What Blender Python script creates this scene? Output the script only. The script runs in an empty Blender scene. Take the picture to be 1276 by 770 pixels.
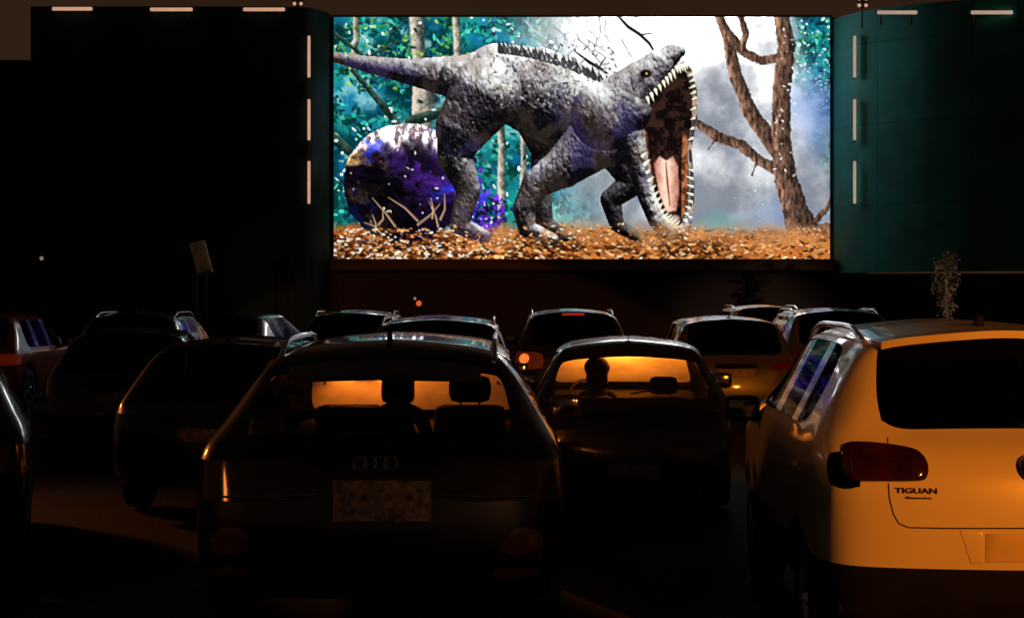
import bpy, bmesh, math, random
import numpy as np
from mathutils import Vector, Matrix
from mathutils.bvhtree import BVHTree

random.seed(4); rng = np.random.default_rng(7)
scn = bpy.context.scene
COL = scn.collection
F, CX, CY, EYE = 2000.0, 638.0, 385.0, 1.75        # focal length in photo pixels, optical centre, eye height

# ------------------------------------------------------------------ helpers
def link(o, parent=None):
    COL.objects.link(o)
    if parent is not None: o.parent = parent
    return o

def tag(o, label=None, cat=None, group=None, kind=None):
    if label: o['label'] = label
    if cat: o['category'] = cat
    if group: o['group'] = group
    if kind: o['kind'] = kind
    return o

def empty(name, loc=(0, 0, 0), rz=0.0):
    o = bpy.data.objects.new(name, None); o.empty_display_size = .2
    o.location = loc; o.rotation_euler = (0, 0, rz)
    return link(o)

def mesh_obj(name, verts, faces, mat, parent=None, smooth=False, loc=(0, 0, 0)):
    me = bpy.data.meshes.new(name)
    me.from_pydata([tuple(v) for v in verts], [], [tuple(f) for f in faces]); me.update()
    if mat: me.materials.append(mat)
    if smooth: me.polygons.foreach_set('use_smooth', [True]*len(me.polygons))
    o = bpy.data.objects.new(name, me); o.location = loc
    return link(o, parent)

class MB:
    """collects simple shapes into one bmesh"""
    def __init__(self): self.bm = bmesh.new()
    def box(self, c, s, bevel=0.0, rot=None):
        r = bmesh.ops.create_cube(self.bm, size=1.0)
        vs = r['verts']
        bmesh.ops.scale(self.bm, vec=s, verts=vs)
        if bevel > 0:
            es = list({e for v in vs for e in v.link_edges})
            rb = bmesh.ops.bevel(self.bm, geom=es, offset=bevel, segments=2, affect='EDGES', profile=.6)
            vs = list({v for f in rb['faces'] for v in f.verts} | {v for v in vs if v.is_valid})
        if rot is not None: bmesh.ops.rotate(self.bm, cent=(0, 0, 0), matrix=rot, verts=vs)
        bmesh.ops.translate(self.bm, vec=c, verts=vs)
        return vs
    def ball(self, c, s, seg=16):
        r = bmesh.ops.create_uvsphere(self.bm, u_segments=seg, v_segments=seg//2+2, radius=1.0)
        bmesh.ops.scale(self.bm, vec=s, verts=r['verts'])
        bmesh.ops.translate(self.bm, vec=c, verts=r['verts'])
    def tube(self, pts, rad, seg=8, cap=True):
        pts = [Vector(p) for p in pts]; n = len(pts)
        rads = rad if isinstance(rad, (list, tuple)) else [rad]*n
        rings = []
        for i, p in enumerate(pts):
            t = (pts[min(i+1, n-1)] - pts[max(i-1, 0)]).normalized()
            a = Vector((0, 0, 1)) if abs(t.z) < .9 else Vector((1, 0, 0))
            u = t.cross(a).normalized(); v = t.cross(u)
            rings.append([self.bm.verts.new(p + (u*math.cos(k*2*math.pi/seg) + v*math.sin(k*2*math.pi/seg))*rads[i]) for k in range(seg)])
        for i in range(n-1):
            for k in range(seg):
                self.bm.faces.new((rings[i][k], rings[i][(k+1) % seg], rings[i+1][(k+1) % seg], rings[i+1][k]))
        if cap:
            self.bm.faces.new(rings[0]); self.bm.faces.new(rings[-1][::-1])
    def lathe(self, prof, axis='x', seg=32, centre=(0, 0, 0)):
        """prof: list of (axial, radius)"""
        rings = []
        c = Vector(centre)
        for a, r in prof:
            ring = []
            for k in range(seg):
                t = 2*math.pi*k/seg
                p = Vector((a, r*math.cos(t), r*math.sin(t))) if axis == 'x' else (Vector((r*math.cos(t), a, r*math.sin(t))) if axis == 'y' else Vector((r*math.cos(t), r*math.sin(t), a)))
                ring.append(self.bm.verts.new(c + p))
            rings.append(ring)
        for i in range(len(rings)-1):
            for k in range(seg):
                self.bm.faces.new((rings[i][k], rings[i][(k+1) % seg], rings[i+1][(k+1) % seg], rings[i+1][k]))
    def poly_prism(self, pts, thick_vec):
        a = [self.bm.verts.new(p) for p in pts]; b = [self.bm.verts.new(Vector(p)+Vector(thick_vec)) for p in pts]
        n = len(pts)
        self.bm.faces.new(a); self.bm.faces.new(b[::-1])
        for i in range(n): self.bm.faces.new((a[i], b[i], b[(i+1) % n], a[(i+1) % n]))
    def build(self, name, mat, parent=None, smooth=True, loc=(0, 0, 0), angle=40):
        bmesh.ops.recalc_face_normals(self.bm, faces=self.bm.faces[:])
        me = bpy.data.meshes.new(name); self.bm.to_mesh(me); self.bm.free()
        me.materials.append(mat)
        if smooth:
            me.polygons.foreach_set('use_smooth', [True]*len(me.polygons))
            me.set_sharp_from_angle(angle=math.radians(angle))
        o = bpy.data.objects.new(name, me); o.location = loc
        return link(o, parent)

# ------------------------------------------------------------------ materials
def panel_joints(m, w_, h_):
    """sheet joints every w_ by h_ metres, as grooves in the surface and a little grime along them"""
    N, L = m.node_tree.nodes, m.node_tree.links; b = N['Principled BSDF']
    tc = N.new('ShaderNodeTexCoord'); mp = N.new('ShaderNodeMapping'); mp.inputs['Rotation'].default_value = (math.radians(90), 0, 0)
    br = N.new('ShaderNodeTexBrick'); br.offset = 0; br.inputs['Scale'].default_value = 1; br.inputs['Brick Width'].default_value = w_; br.inputs['Row Height'].default_value = h_
    br.inputs['Mortar Size'].default_value = .014; br.inputs['Color1'].default_value = (1, 1, 1, 1); br.inputs['Color2'].default_value = (.9, .9, .9, 1); br.inputs['Mortar'].default_value = (.6, .6, .6, 1)
    L.new(tc.outputs['Object'], mp.inputs[0]); L.new(mp.outputs[0], br.inputs['Vector'])
    old = b.inputs['Base Color'].links[0].from_socket
    mx = N.new('ShaderNodeMix'); mx.data_type = 'RGBA'; mx.blend_type = 'MULTIPLY'; mx.inputs[0].default_value = 1
    L.new(old, mx.inputs[6]); L.new(br.outputs['Color'], mx.inputs[7]); L.new(mx.outputs[2], b.inputs['Base Color'])

def nodes(name):
    m = bpy.data.materials.new(name); m.use_nodes = True
    return m, m.node_tree.nodes, m.node_tree.links, m.node_tree.nodes['Principled BSDF']

def noise_node(N, L, scale, detail=4, coord='Object'):
    tc = N.new('ShaderNodeTexCoord'); nz = N.new('ShaderNodeTexNoise')
    nz.inputs['Scale'].default_value = scale; nz.inputs['Detail'].default_value = detail
    L.new(tc.outputs[coord], nz.inputs['Vector'])
    return nz

def mat_basic(name, col, rough=.5, metal=0.0, coat=0.0, var=.25, scale=6.0, bump=0.0, bscale=40.0, spec=.5):
    m, N, L, b = nodes(name)
    nz = noise_node(N, L, scale)
    r = N.new('ShaderNodeMapRange'); r.inputs['From Min'].default_value = .3; r.inputs['From Max'].default_value = .7
    r.inputs['To Min'].default_value = 1-var; r.inputs['To Max'].default_value = 1+var
    L.new(nz.outputs['Fac'], r.inputs['Value'])
    mx = N.new('ShaderNodeMix'); mx.data_type = 'RGBA'; mx.blend_type = 'MULTIPLY'; mx.inputs[0].default_value = 1
    mx.inputs[6].default_value = (*col, 1); L.new(r.outputs['Result'], mx.inputs[7])
    L.new(mx.outputs[2], b.inputs['Base Color'])
    r2 = N.new('ShaderNodeMapRange'); r2.inputs['From Min'].default_value = .3; r2.inputs['From Max'].default_value = .7
    r2.inputs['To Min'].default_value = max(.02, rough*.8); r2.inputs['To Max'].default_value = min(1, rough*1.25)
    L.new(nz.outputs['Fac'], r2.inputs['Value']); L.new(r2.outputs['Result'], b.inputs['Roughness'])
    b.inputs['Metallic'].default_value = metal
    b.inputs['Coat Weight'].default_value = coat; b.inputs['Coat Roughness'].default_value = .06
    b.inputs['Specular IOR Level'].default_value = spec
    if bump:
        n2 = noise_node(N, L, bscale, 6); bp = N.new('ShaderNodeBump'); bp.inputs['Strength'].default_value = bump
        bp.inputs['Distance'].default_value = .02
        L.new(n2.outputs['Fac'], bp.inputs['Height']); L.new(bp.outputs['Normal'], b.inputs['Normal'])
    return m

def mat_paint(name, col, metal=0.0, rough=.32, dirt=.35, coat=.9):
    """car lacquer with a light film of dust that is rougher and browner low down in patches"""
    m, N, L, b = nodes(name)
    nz = noise_node(N, L, 3.0, 8)
    n2 = noise_node(N, L, 90.0, 3)
    ramp = N.new('ShaderNodeMapRange'); ramp.inputs['From Min'].default_value = .45; ramp.inputs['From Max'].default_value = .75
    ramp.inputs['To Max'].default_value = dirt; L.new(nz.outputs['Fac'], ramp.inputs['Value'])
    mx = N.new('ShaderNodeMix'); mx.data_type = 'RGBA'
    mx.inputs[6].default_value = (*col, 1)
    mx.inputs[7].default_value = (*(c*.75 + .01 for c in col), 1)
    L.new(ramp.outputs['Result'], mx.inputs[0]); L.new(mx.outputs[2], b.inputs['Base Color'])
    mr = N.new('ShaderNodeMapRange'); mr.inputs['From Min'].default_value = .3; mr.inputs['From Max'].default_value = .7
    mr.inputs['To Min'].default_value = .02; mr.inputs['To Max'].default_value = .09
    L.new(nz.outputs['Fac'], mr.inputs['Value']); L.new(mr.outputs['Result'], b.inputs['Coat Roughness'])
    b.inputs['Roughness'].default_value = rough; b.inputs['Metallic'].default_value = metal
    b.inputs['Coat Weight'].default_value = coat
    bp = N.new('ShaderNodeBump'); bp.inputs['Strength'].default_value = .015; bp.inputs['Distance'].default_value = .01
    L.new(n2.outputs['Fac'], bp.inputs['Height']); L.new(bp.outputs['Normal'], b.inputs['Normal'])
    return m

def mat_glass(name, tint, rough=.03, haze=0.0, hazecol=(.5, .5, .5), refl=.9):
    """thin car glass: clear tinted sheet, mirror reflection rising at grazing angles, a little film of dust or breath"""
    m, N, L, b = nodes(name); N.remove(b)
    out = N['Material Output']
    tr = N.new('ShaderNodeBsdfTransparent'); tr.inputs[0].default_value = (*tint, 1)
    gl = N.new('ShaderNodeBsdfGlossy'); gl.inputs['Roughness'].default_value = rough; gl.inputs[0].default_value = (refl, refl, refl, 1)
    fr = N.new('ShaderNodeFresnel'); fr.inputs['IOR'].default_value = 1.45
    mx = N.new('ShaderNodeMixShader')
    L.new(fr.outputs[0], mx.inputs[0]); L.new(tr.outputs[0], mx.inputs[1]); L.new(gl.outputs[0], mx.inputs[2])
    last = mx
    if haze > 0:
        df = N.new('ShaderNodeBsdfDiffuse'); df.inputs[0].default_value = (*hazecol, 1)
        tl = N.new('ShaderNodeBsdfTranslucent'); tl.inputs[0].default_value = (*hazecol, 1)
        ad = N.new('ShaderNodeMixShader'); ad.inputs[0].default_value = .25
        L.new(df.outputs[0], ad.inputs[1]); L.new(tl.outputs[0], ad.inputs[2])
        nz = noise_node(N, L, 4.0, 6)
        r = N.new('ShaderNodeMapRange'); r.inputs['From Min'].default_value = .3; r.inputs['From Max'].default_value = .7
        r.inputs['To Min'].default_value = haze*.7; r.inputs['To Max'].default_value = min(1, haze*1.2)
        L.new(nz.outputs['Fac'], r.inputs['Value'])
        m2 = N.new('ShaderNodeMixShader'); L.new(r.outputs['Result'], m2.inputs[0])
        L.new(mx.outputs[0], m2.inputs[1]); L.new(ad.outputs[0], m2.inputs[2]); last = m2
    L.new(last.outputs[0], out.inputs['Surface'])
    return m

def mat_emit(name, col, strength):
    m, N, L, b = nodes(name)
    b.inputs['Base Color'].default_value = (.06, .05, .05, 1)
    b.inputs['Emission Color'].default_value = (*col, 1); b.inputs['Emission Strength'].default_value = strength
    nz = noise_node(N, L, 3.0, 3)
    r = N.new('ShaderNodeMapRange'); r.inputs['To Min'].default_value = strength*.75; r.inputs['To Max'].default_value = strength*1.25
    L.new(nz.outputs['Fac'], r.inputs['Value']); L.new(r.outputs['Result'], b.inputs['Emission Strength'])
    return m

M = {}
M['rubber'] = mat_basic('tyre_rubber', (.018, .018, .018), .8, bump=.2)
M['alloy'] = mat_basic('alloy', (.35, .35, .36), .3, metal=.9, var=.1)
M['chrome'] = mat_basic('chrome', (.75, .75, .77), .12, metal=1, var=.05)
M['black_trim'] = mat_basic('black_plastic', (.008, .008, .008), .75, bump=.1, bscale=200, spec=.15)
M['gloss_black'] = mat_basic('gloss_black', (.01, .01, .01), .12, coat=.6, var=.1)
M['fabric'] = mat_basic('seat_fabric', (.010, .0095, .009), .9, bump=.3, bscale=300)
M['lamp_red'] = mat_basic('red_lens', (.16, .008, .008), .12, coat=1.0, var=.35, scale=9)
M['lamp_dark'] = mat_basic('smoked_red_lens', (.028, .002, .0015), .1, coat=1.0, var=.5, scale=12)
M['lamp_clear'] = mat_basic('clear_lens', (.06, .05, .045), .15, coat=1.0, var=.5, scale=30, bump=.6, bscale=60)
M['lamp_amber'] = mat_basic('amber_lens', (.16, .05, .01), .15, coat=1.0, var=.4, scale=20, bump=.5, bscale=50)
M['lamp_fog'] = mat_basic('ribbed_dark_lens', (.10, .045, .03), .18, coat=1.0, var=.3, scale=5)
M['lamp_lit'] = mat_emit('lit_brake_lamp', (1.0, .19, .03), 1.15)
M['lamp_lit_soft'] = mat_emit('dim_lit_brake_lamp', (1.0, .05, .03), .35)
M['lamp_lit_red'] = mat_emit('lit_red_tail_lamp', (1.0, .07, .015), .05)
M['plate'] = mat_basic('number_plate', (.26, .20, .17), .45, var=.8, scale=28, bump=.3, bscale=40)
M['plate_pale'] = mat_basic('pale_number_plate', (.6, .52, .4), .4, var=.15, scale=5)
M['glass_dark'] = mat_glass('privacy_glass', (.06, .06, .06))
M['glass_coated'] = mat_glass('coated_privacy_glass', (.05, .05, .05), refl=.16)  # reflection turned down by hand so these windows stay dark
M['glass'] = mat_glass('car_glass', (.55, .57, .55))
M['glass_misty'] = mat_glass('slightly_misty_glass', (.85, .83, .8), haze=.02, hazecol=(.5, .5, .48))
M['glass_fogged'] = mat_glass('fogged_windscreen', (.5, .5, .5), haze=.85, hazecol=(.75, .72, .68))
M['rail'] = mat_basic('anodised_rail', (.6, .6, .6), .2, metal=.9, var=.1)
M['mirror_glass'] = mat_basic('mirror_glass', (.35, .35, .36), .08, metal=1, var=.1)

# ------------------------------------------------------------------ ground profile
def zg(y): return 0.0 if y < 13 else min(.35, .010*(y-13))

# ------------------------------------------------------------------ car builder
def interp(pl, y):
    xs = [p[0] for p in pl]; zs = [p[1] for p in pl]
    return float(np.interp(y, xs, zs))

PAINT, RWIN, WSH, SWIN, TAIL, TRIM, HEAD, PILL = range(8)
PART = {RWIN: 'rear_window', WSH: 'windshield', SWIN: 'side_window', TAIL: 'tail_lamp', TRIM: 'bumper_trim', HEAD: 'headlamp', PILL: 'door_pillar'}
FR = [.82, .54, .27, 0.0]

def car_cage(s):
    L, W, H = s['L'], s['W']/2, s['H']
    belt = s['belt']; hood = s['hood']; yw0, yw1 = s['win']
    deck = s.get('deck')                                   # boot lid of a saloon: (y_rear, z_rear)
    zb, z1, z2 = s['zb'], s['z1'], s['z2']
    acow, atop = s['acow'], s['atop']
    wr = s['wr']
    bz0 = s.get('belt_rear', belt)
    fr7 = s.get('f7', .82)
    S = []                                                 # (y, top z, tag)
    if deck: S.append((deck[0], deck[1], 'deck'))
    S.append((yw0, bz0, 'w0')); S.append((yw1, H-s.get('rdrop', .05), 'w1'))
    S += [*([(yw1+.09, H-s['hdr'], '')] if 'hdr' in s else []), (max(yw1+.30, yw1+(s['yC']-yw1)*.45), H-.030, ''), (s['yC']+(0 if s['yC']>yw1+.35 else .0), H-.008, ''), (s['yC']+.07, H-.006, 'Cp'), (s['yB'], H, ''), (s['yB']+.07, H-.004, 'Bp'),
          (atop, H-.07, 'atop'), ((atop+acow)/2, (H-.07+hood+.04)/2, 'amid'), (acow, hood+.03, 'acow'),
          (acow+.5, hood-.02, ''), (L-.32, hood-.12, ''), (L-.10, hood-.24, 'front')]
    ys = [a[0] for a in S]; tops = [(a[0], a[1]) for a in S]
    yr, yf = s['axles']
    extra = []
    for a in (yr, yf):
        for d in (-.40, -.27, 0, .27, .40):
            extra.append(a+d)
    allY = sorted(ys)
    for e in extra:
        if all(abs(e-y) > .06 for y in allY) and e > ys[0]+.08 and e < L-.14: allY.append(e); allY.sort()
    tagof = {a[0]: a[2] for a in S}
    rings = []
    for y in allY:
        top = interp(tops, y)
        bl = belt if y > yw1 else float(np.interp(y, [yw0, yw1], [bz0, max(bz0, belt)]))
        if y < yw0: bl = top
        bl = min(bl, top)
        hb = max(1e-3, H-bl); g = min(1, max(0, (top-bl)/hb))
        wy = float(np.interp(y, [0, .12, .45, 1.0, L-1.2, L-.5, L-.1], [s.get('wrear', .93)-.02, s.get('wrear', .93), .985, 1, 1, .97, .86]))
        w = W*wy
        za = zb
        for a in (yr, yf):
            d = abs(y-a)
            if d < .36: za = max(za, .34 + .34*math.sqrt(max(0, 1-(d/.37)**2)))
        r1z = max(za+.05, zb+.09); r2z = max(z1, r1z+.05); r3z = max(z2, r2z+.05); r4z = bl-.08
        if r4z < r3z+.03: r4z = r3z+.03; 
        if bl < r4z+.03: bl5 = r4z+.03
        else: bl5 = bl
        top = max(top, bl5)
        x7 = w*fr7*(1-g) + wr*.90*g
        x6 = w*(fr7+.08)*(1-g) + (wr+.03)*g
        x5 = w*.955
        if g > 0: z6 = bl5+.02+(top-bl5)*.80*1.0 if g > .98 else bl5+.01+(top-bl5)*.82
        else: z6 = bl5+.005
        z7 = top-.03*g
        crown = .018*g+.012
        rows = [(w*.93, za), (w*.985, r1z), (w, r2z), (w*1.0, r3z), (w*.985, r4z), (x5, bl5), (x6, z6), (x7, z7)]
        for f in FR[1:]: rows.append((x7*f/.82, z7+.028*g*(1-f/.82)+crown*(1-(f/.82)**2)))
        rings.append((y, rows))
    return allY, tagof, rings

def build_car(name, s, root, paint, gl):
    L, W = s['L'], s['W']/2
    allY, tagof, rings = car_cage(s)
    bm = bmesh.new()
    nR = len(rings[0][1])
    V = {}                                                 # (station, row, side)
    y0 = allY[0]
    for i, (y, rows) in enumerate(rings):
        for j, (x, z) in enumerate(rows):
            yy = y
            if i == 0: yy = s['capy'][j] + .10 if j < 4 else (y0-.02 if j == 4 else y0)
            if i == len(rings)-1 and j < 4: yy = L-.12
            if j == nR-1:
                v = bm.verts.new((0, yy - (.02 if i == 0 else 0), z)); V[i, j, 1] = V[i, j, -1] = v
            else:
                for sd in (1, -1):
                    bend = .03*(1-(x/W)) if i == 0 and j >= 7 else 0
                    V[i, j, sd] = bm.verts.new((sd*x, yy-bend, z))
    def face(vs, mi):
        vs2 = []
        for v in vs:
            if v not in vs2: vs2.append(v)
        if len(vs2) < 3: return
        try: f = bm.faces.new(vs2); f.material_index = mi; f.smooth = True
        except ValueError: pass
    lamp_side = s.get('lamp_side', True)
    tagi = {t: i for i, y in enumerate(allY) for t in [tagof.get(y, '')] if t}
    iw0, iw1, iat, iam, iac = (tagi[k] for k in ('w0', 'w1', 'atop', 'amid', 'acow'))
    iC, iB = tagi['Cp'], tagi['Bp']
    for i in range(len(rings)-1):
        for j in range(nR-1):
            mi = PAINT
            if j >= 7 and iw0 <= i < iw1: mi = RWIN
            elif j >= 7 and iat <= i < iac: mi = WSH
            elif j == 5:
                ymid = (allY[i]+allY[i+1])/2
                pillar = (abs(ymid-(s['yC']+.035)) < .036) or (abs(ymid-(s['yB']+.035)) < .036)
                if i >= iw1+(2 if 'hdr' in s else 1) and i < iam and not pillar: mi = SWIN
                if pillar and i >= iw1+1 and i < iam: mi = PILL
            elif j == 3 and i == 0 and lamp_side: mi = TAIL
            if j <= s.get('trim_rows', 0)-1: mi = TRIM
            for sd in (1, -1): face([V[i, j, sd], V[i, j+1, sd], V[i+1, j+1, sd], V[i+1, j, sd]][::sd], mi)
    # rear cap
    C = {}
    rows0 = rings[0][1]
    for j in range(5):
        x, z = rows0[j]
        for k, f in enumerate(FR):
            yy = s['capy'][j] - s.get('bow', .05)*(1-(f/.9)**2)
            if f == 0:
                v = bm.verts.new((0, yy, z)); C[j, k, 1] = C[j, k, -1] = v
            else:
                for sd in (1, -1): C[j, k, sd] = bm.verts.new((sd*W*s.get('wrear', .93)*f, yy, z))
    for k in range(4):
        for sd in (1, -1): C[5, k, sd] = V[0, 7+k, sd]
    lk = s.get('lamp_cols', 1)
    for j in range(5):
        for k in range(3):
            mi = PAINT
            if j == 3 and k < lk: mi = TAIL
            if j <= s.get('trim_rows', 0)-1: mi = TRIM
            for sd in (1, -1): face([C[j, k, sd], C[j, k+1, sd], C[j+1, k+1, sd], C[j+1, k, sd]][::sd], mi)
        mi = TRIM if j <= s.get('trim_rows', 0)-1 else (TAIL if j == 3 else PAINT)
        for sd in (1, -1):
            if j < 4: face([V[0, j, sd], C[j, 0, sd], C[j+1, 0, sd], V[0, j+1, sd]][::sd], mi)
            else: face([V[0, 4, sd], C[4, 0, sd], V[0, 7, sd], V[0, 6, sd], V[0, 5, sd]][::sd], PAINT)
    # front cap
    e = len(rings)-1; rowsE = rings[e][1]; D = {}
    for j in range(5):
        x, z = rowsE[j]
        for k, f in enumerate(FR):
            yy = L - [.05, .01, 0, .02, .06][j] + .04*(1-(f/.9)**2) - .04
            if f == 0:
                v = bm.verts.new((0, yy, z)); D[j, k, 1] = D[j, k, -1] = v
            else:
                for sd in (1, -1): D[j, k, sd] = bm.verts.new((sd*x*f, yy, z))
    for k in range(4):
        for sd in (1, -1): D[5, k, sd] = V[e, 7+k, sd]
    for j in range(5):
        for k in range(3):
            mi = HEAD if j == 3 and k == 0 else PAINT
            for sd in (1, -1): face([D[j, k, sd], D[j+1, k, sd], D[j+1, k+1, sd], D[j, k+1, sd]][::sd], mi)
        for sd in (1, -1):
            if j < 4: face([V[e, j, sd], V[e, j+1, sd], D[j+1, 0, sd], D[j, 0, sd]][::sd], HEAD if j == 3 else PAINT)
            else: face([V[e, 4, sd], V[e, 5, sd], V[e, 6, sd], V[e, 7, sd], D[4, 0, sd]][::sd], PAINT)
    bmesh.ops.recalc_face_normals(bm, faces=bm.faces[:])
    cl = bm.edges.layers.float.new('crease_edge')
    for ed in bm.edges:
        if len(ed.link_faces) == 2 and ed.link_faces[0].material_index != ed.link_faces[1].material_index and {ed.link_faces[0].material_index, ed.link_faces[1].material_index} != {SWIN, PILL}: ed[cl] = .72
        zz = [v.co.z for v in ed.verts]
    # belt and shoulder crease, boot edge
    for i in range(len(rings)-1):
        for sd in (1, -1):
            for j, c in ((4, .25), (7, .15)):
                ed = bm.edges.get((V[i, j, sd], V[i+1, j, sd]))
                if ed and ed[cl] < c: ed[cl] = c
    for k in range(3):
        for sd in (1, -1):
            ed = bm.edges.get((V[0, 7+k, sd], V[0, 8+k, sd]))
            if ed: ed[cl] = max(ed[cl], .4)
    me = bpy.data.meshes.new(name+'_cage'); bm.to_mesh(me); bm.free()
    for k in range(8): me.materials.append(None)
    tmp = bpy.data.objects.new('cage', me); link(tmp)
    md = tmp.modifiers.new('s', 'SUBSURF'); md.levels = s.get('sub', 2); md.render_levels = s.get('sub', 2)
    bpy.context.view_layer.update()
    ev = tmp.evaluated_get(bpy.context.evaluated_depsgraph_get())
    em = bpy.data.meshes.new_from_object(ev)
    bpy.data.objects.remove(tmp)
    # split into parts
    vco = [v.co.copy() for v in em.vertices]; polys = [(tuple(p.vertices), p.material_index) for p in em.polygons]
    nrm = [v.normal.copy() for v in em.vertices]
    bvh = BVHTree.FromPolygons(vco, [p[0] for p in polys])
    mats = {PAINT: paint, RWIN: gl.get('rear', M['glass_dark']), WSH: gl.get('front', M['glass']), SWIN: gl.get('side', M['glass_dark']),
            TAIL: gl.get('tail', M['lamp_red']), TRIM: M['black_trim'], HEAD: M['lamp_clear'], PILL: M['gloss_black']}
    def sub(name_, fl, mat, inset=0.0):
        idx = {}; vs = []; fs = []
        for f in fl:
            q = []
            for v in f:
                if v not in idx: idx[v] = len(vs); vs.append(vco[v] - nrm[v]*inset)
                q.append(idx[v])
            fs.append(q)
        return mesh_obj(name_, vs, fs, mat, root, True)
    parts = {}
    body = None
    for mi in range(8):
        fl = [p[0] for p in polys if p[1] == mi]
        if not fl: continue
        if mi == PAINT:
            body = sub('body', fl, paint); continue
        if mi == TRIM:
            sub('bumper_trim', fl, mats[mi]); continue
        par = {}
        def find(a):
            while par.setdefault(a, a) != a: par[a] = par[par[a]]; a = par[a]
            return a
        for f in fl:
            for v in f[1:]: par[find(v)] = find(f[0])
        comps = {}
        for f in fl: comps.setdefault(find(f[0]), []).append(f)
        for c in comps.values():
            o = sub(PART[mi], c, mats[mi], 0.0 if mi in (TAIL, HEAD) else .006)
            parts.setdefault(mi, []).append(o)
    bpy.data.meshes.remove(em); bpy.data.meshes.remove(me)
    # underbody (floor pan with wheel housings left clear)
    yr, yf = s['axles']; z0 = s['zb']
    ub = MB()
    ub.box((0, L/2, z0+.06), (W*1.2, L-.5, .1), .02)
    for (a, b) in ((.15, yr-.42), (yr+.42, yf-.42), (yf+.42, L-.2)):
        if b-a > .08: ub.box((0, (a+b)/2, z0+.075), (W*1.78, b-a, .08), .015)
    ub.build('underbody', M['black_trim'], root)
    # wheels
    for a in (yr, yf):
        for sd in (1, -1):
            wheel(root, (sd*(W-.13), a, s.get('wr_', .33)), s.get('wr_', .33), sd)
    # mirrors
    if s.get('mirrors', True):
        for sd in (1, -1): side_mirror(root, sd, W*.985, s['acow']-.42, s['belt']+s.get('mz', .03), paint if s.get('mirror_paint', False) else M['black_trim'], s.get('mo', .10))
    return body, bvh, parts

WHEEL = {}
def wheel(root, loc, r, sd):
    key = round(r, 3)
    if key not in WHEEL:
        t = MB(); t.lathe([(-.10, r*.66), (-.105, r*.74), (-.1, r*.93), (-.07, r), (.07, r), (.1, r*.93), (.105, r*.74), (.10, r*.66)], 'x', 28)
        to = t.build('tyre', M['rubber'])
        w = MB(); w.lathe([(-.09, r*.67), (.085, r*.67), (.09, r*.62), (.03, r*.60), (.02, .0001)], 'x', 28)
        for k in range(5):
            a = 2*math.pi*k/5
            w.box((.065, math.cos(a)*r*.34, math.sin(a)*r*.34), (.035, r*.60, .055), .008, None) if False else None
            p0 = Vector((.075, math.cos(a)*.03, math.sin(a)*.03)); p1 = Vector((.07, math.cos(a)*r*.63, math.sin(a)*r*.63))
            w.tube([p0, p1], [.035, .022], 6)
        w.ball((.075, 0, 0), (.025, .05, .05), 10)
        ro = w.build('rim', M['alloy'])
        WHEEL[key] = (to, ro); first = True
        to['_used'] = 0
    to, ro = WHEEL[key]
    h = bpy.data.objects.new('wheel', None); h.location = loc; h.empty_display_size = .1
    if sd < 0: h.rotation_euler = (0, 0, math.pi)
    link(h, root)
    if to.get('_used', 1) == 0:
        a, b = to, ro; del to['_used']
    else:
        a, b = to.copy(), ro.copy(); COL.objects.link(a); COL.objects.link(b)
    a.parent = h; b.parent = h

def side_mirror(root, sd, w, y, z, mat, out=.13):
    m = MB()
    vs_m = m.box((sd*(w+out-.02), y, z+.03), (.225, .13, .155), .05)
    for v in vs_m:
        if v.co.y > y: v.co.x += (sd*(w+out-.04)-v.co.x)*.35; v.co.z += (z+.03-v.co.z)*.3
    m.tube([(sd*(w-.06), y+.03, z-.05), (sd*(w+.06), y+.02, z-.02)], [.03, .025], 8)
    o = m.build('side_mirror', mat, root)
    g = MB(); g.box((sd*(w+out-.02), y-.066, z+.03), (.165, .012, .105), .005)
    g.build('mirror_glass', M['mirror_glass'], o)
    return o

# ---- things fixed to a body surface
def local_ray(root_loc, rz, px, py):
    """photo pixel -> ray in the car's own space, used to put a badge or lamp on the car's real surface"""
    d = Vector(((px-CX)/F, 1, (CY-py)/F)); o = Vector((0, 0, EYE))
    R = Matrix.Rotation(-rz, 3, 'Z')
    return R @ (o-Vector(root_loc)), (R @ d).normalized()

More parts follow.
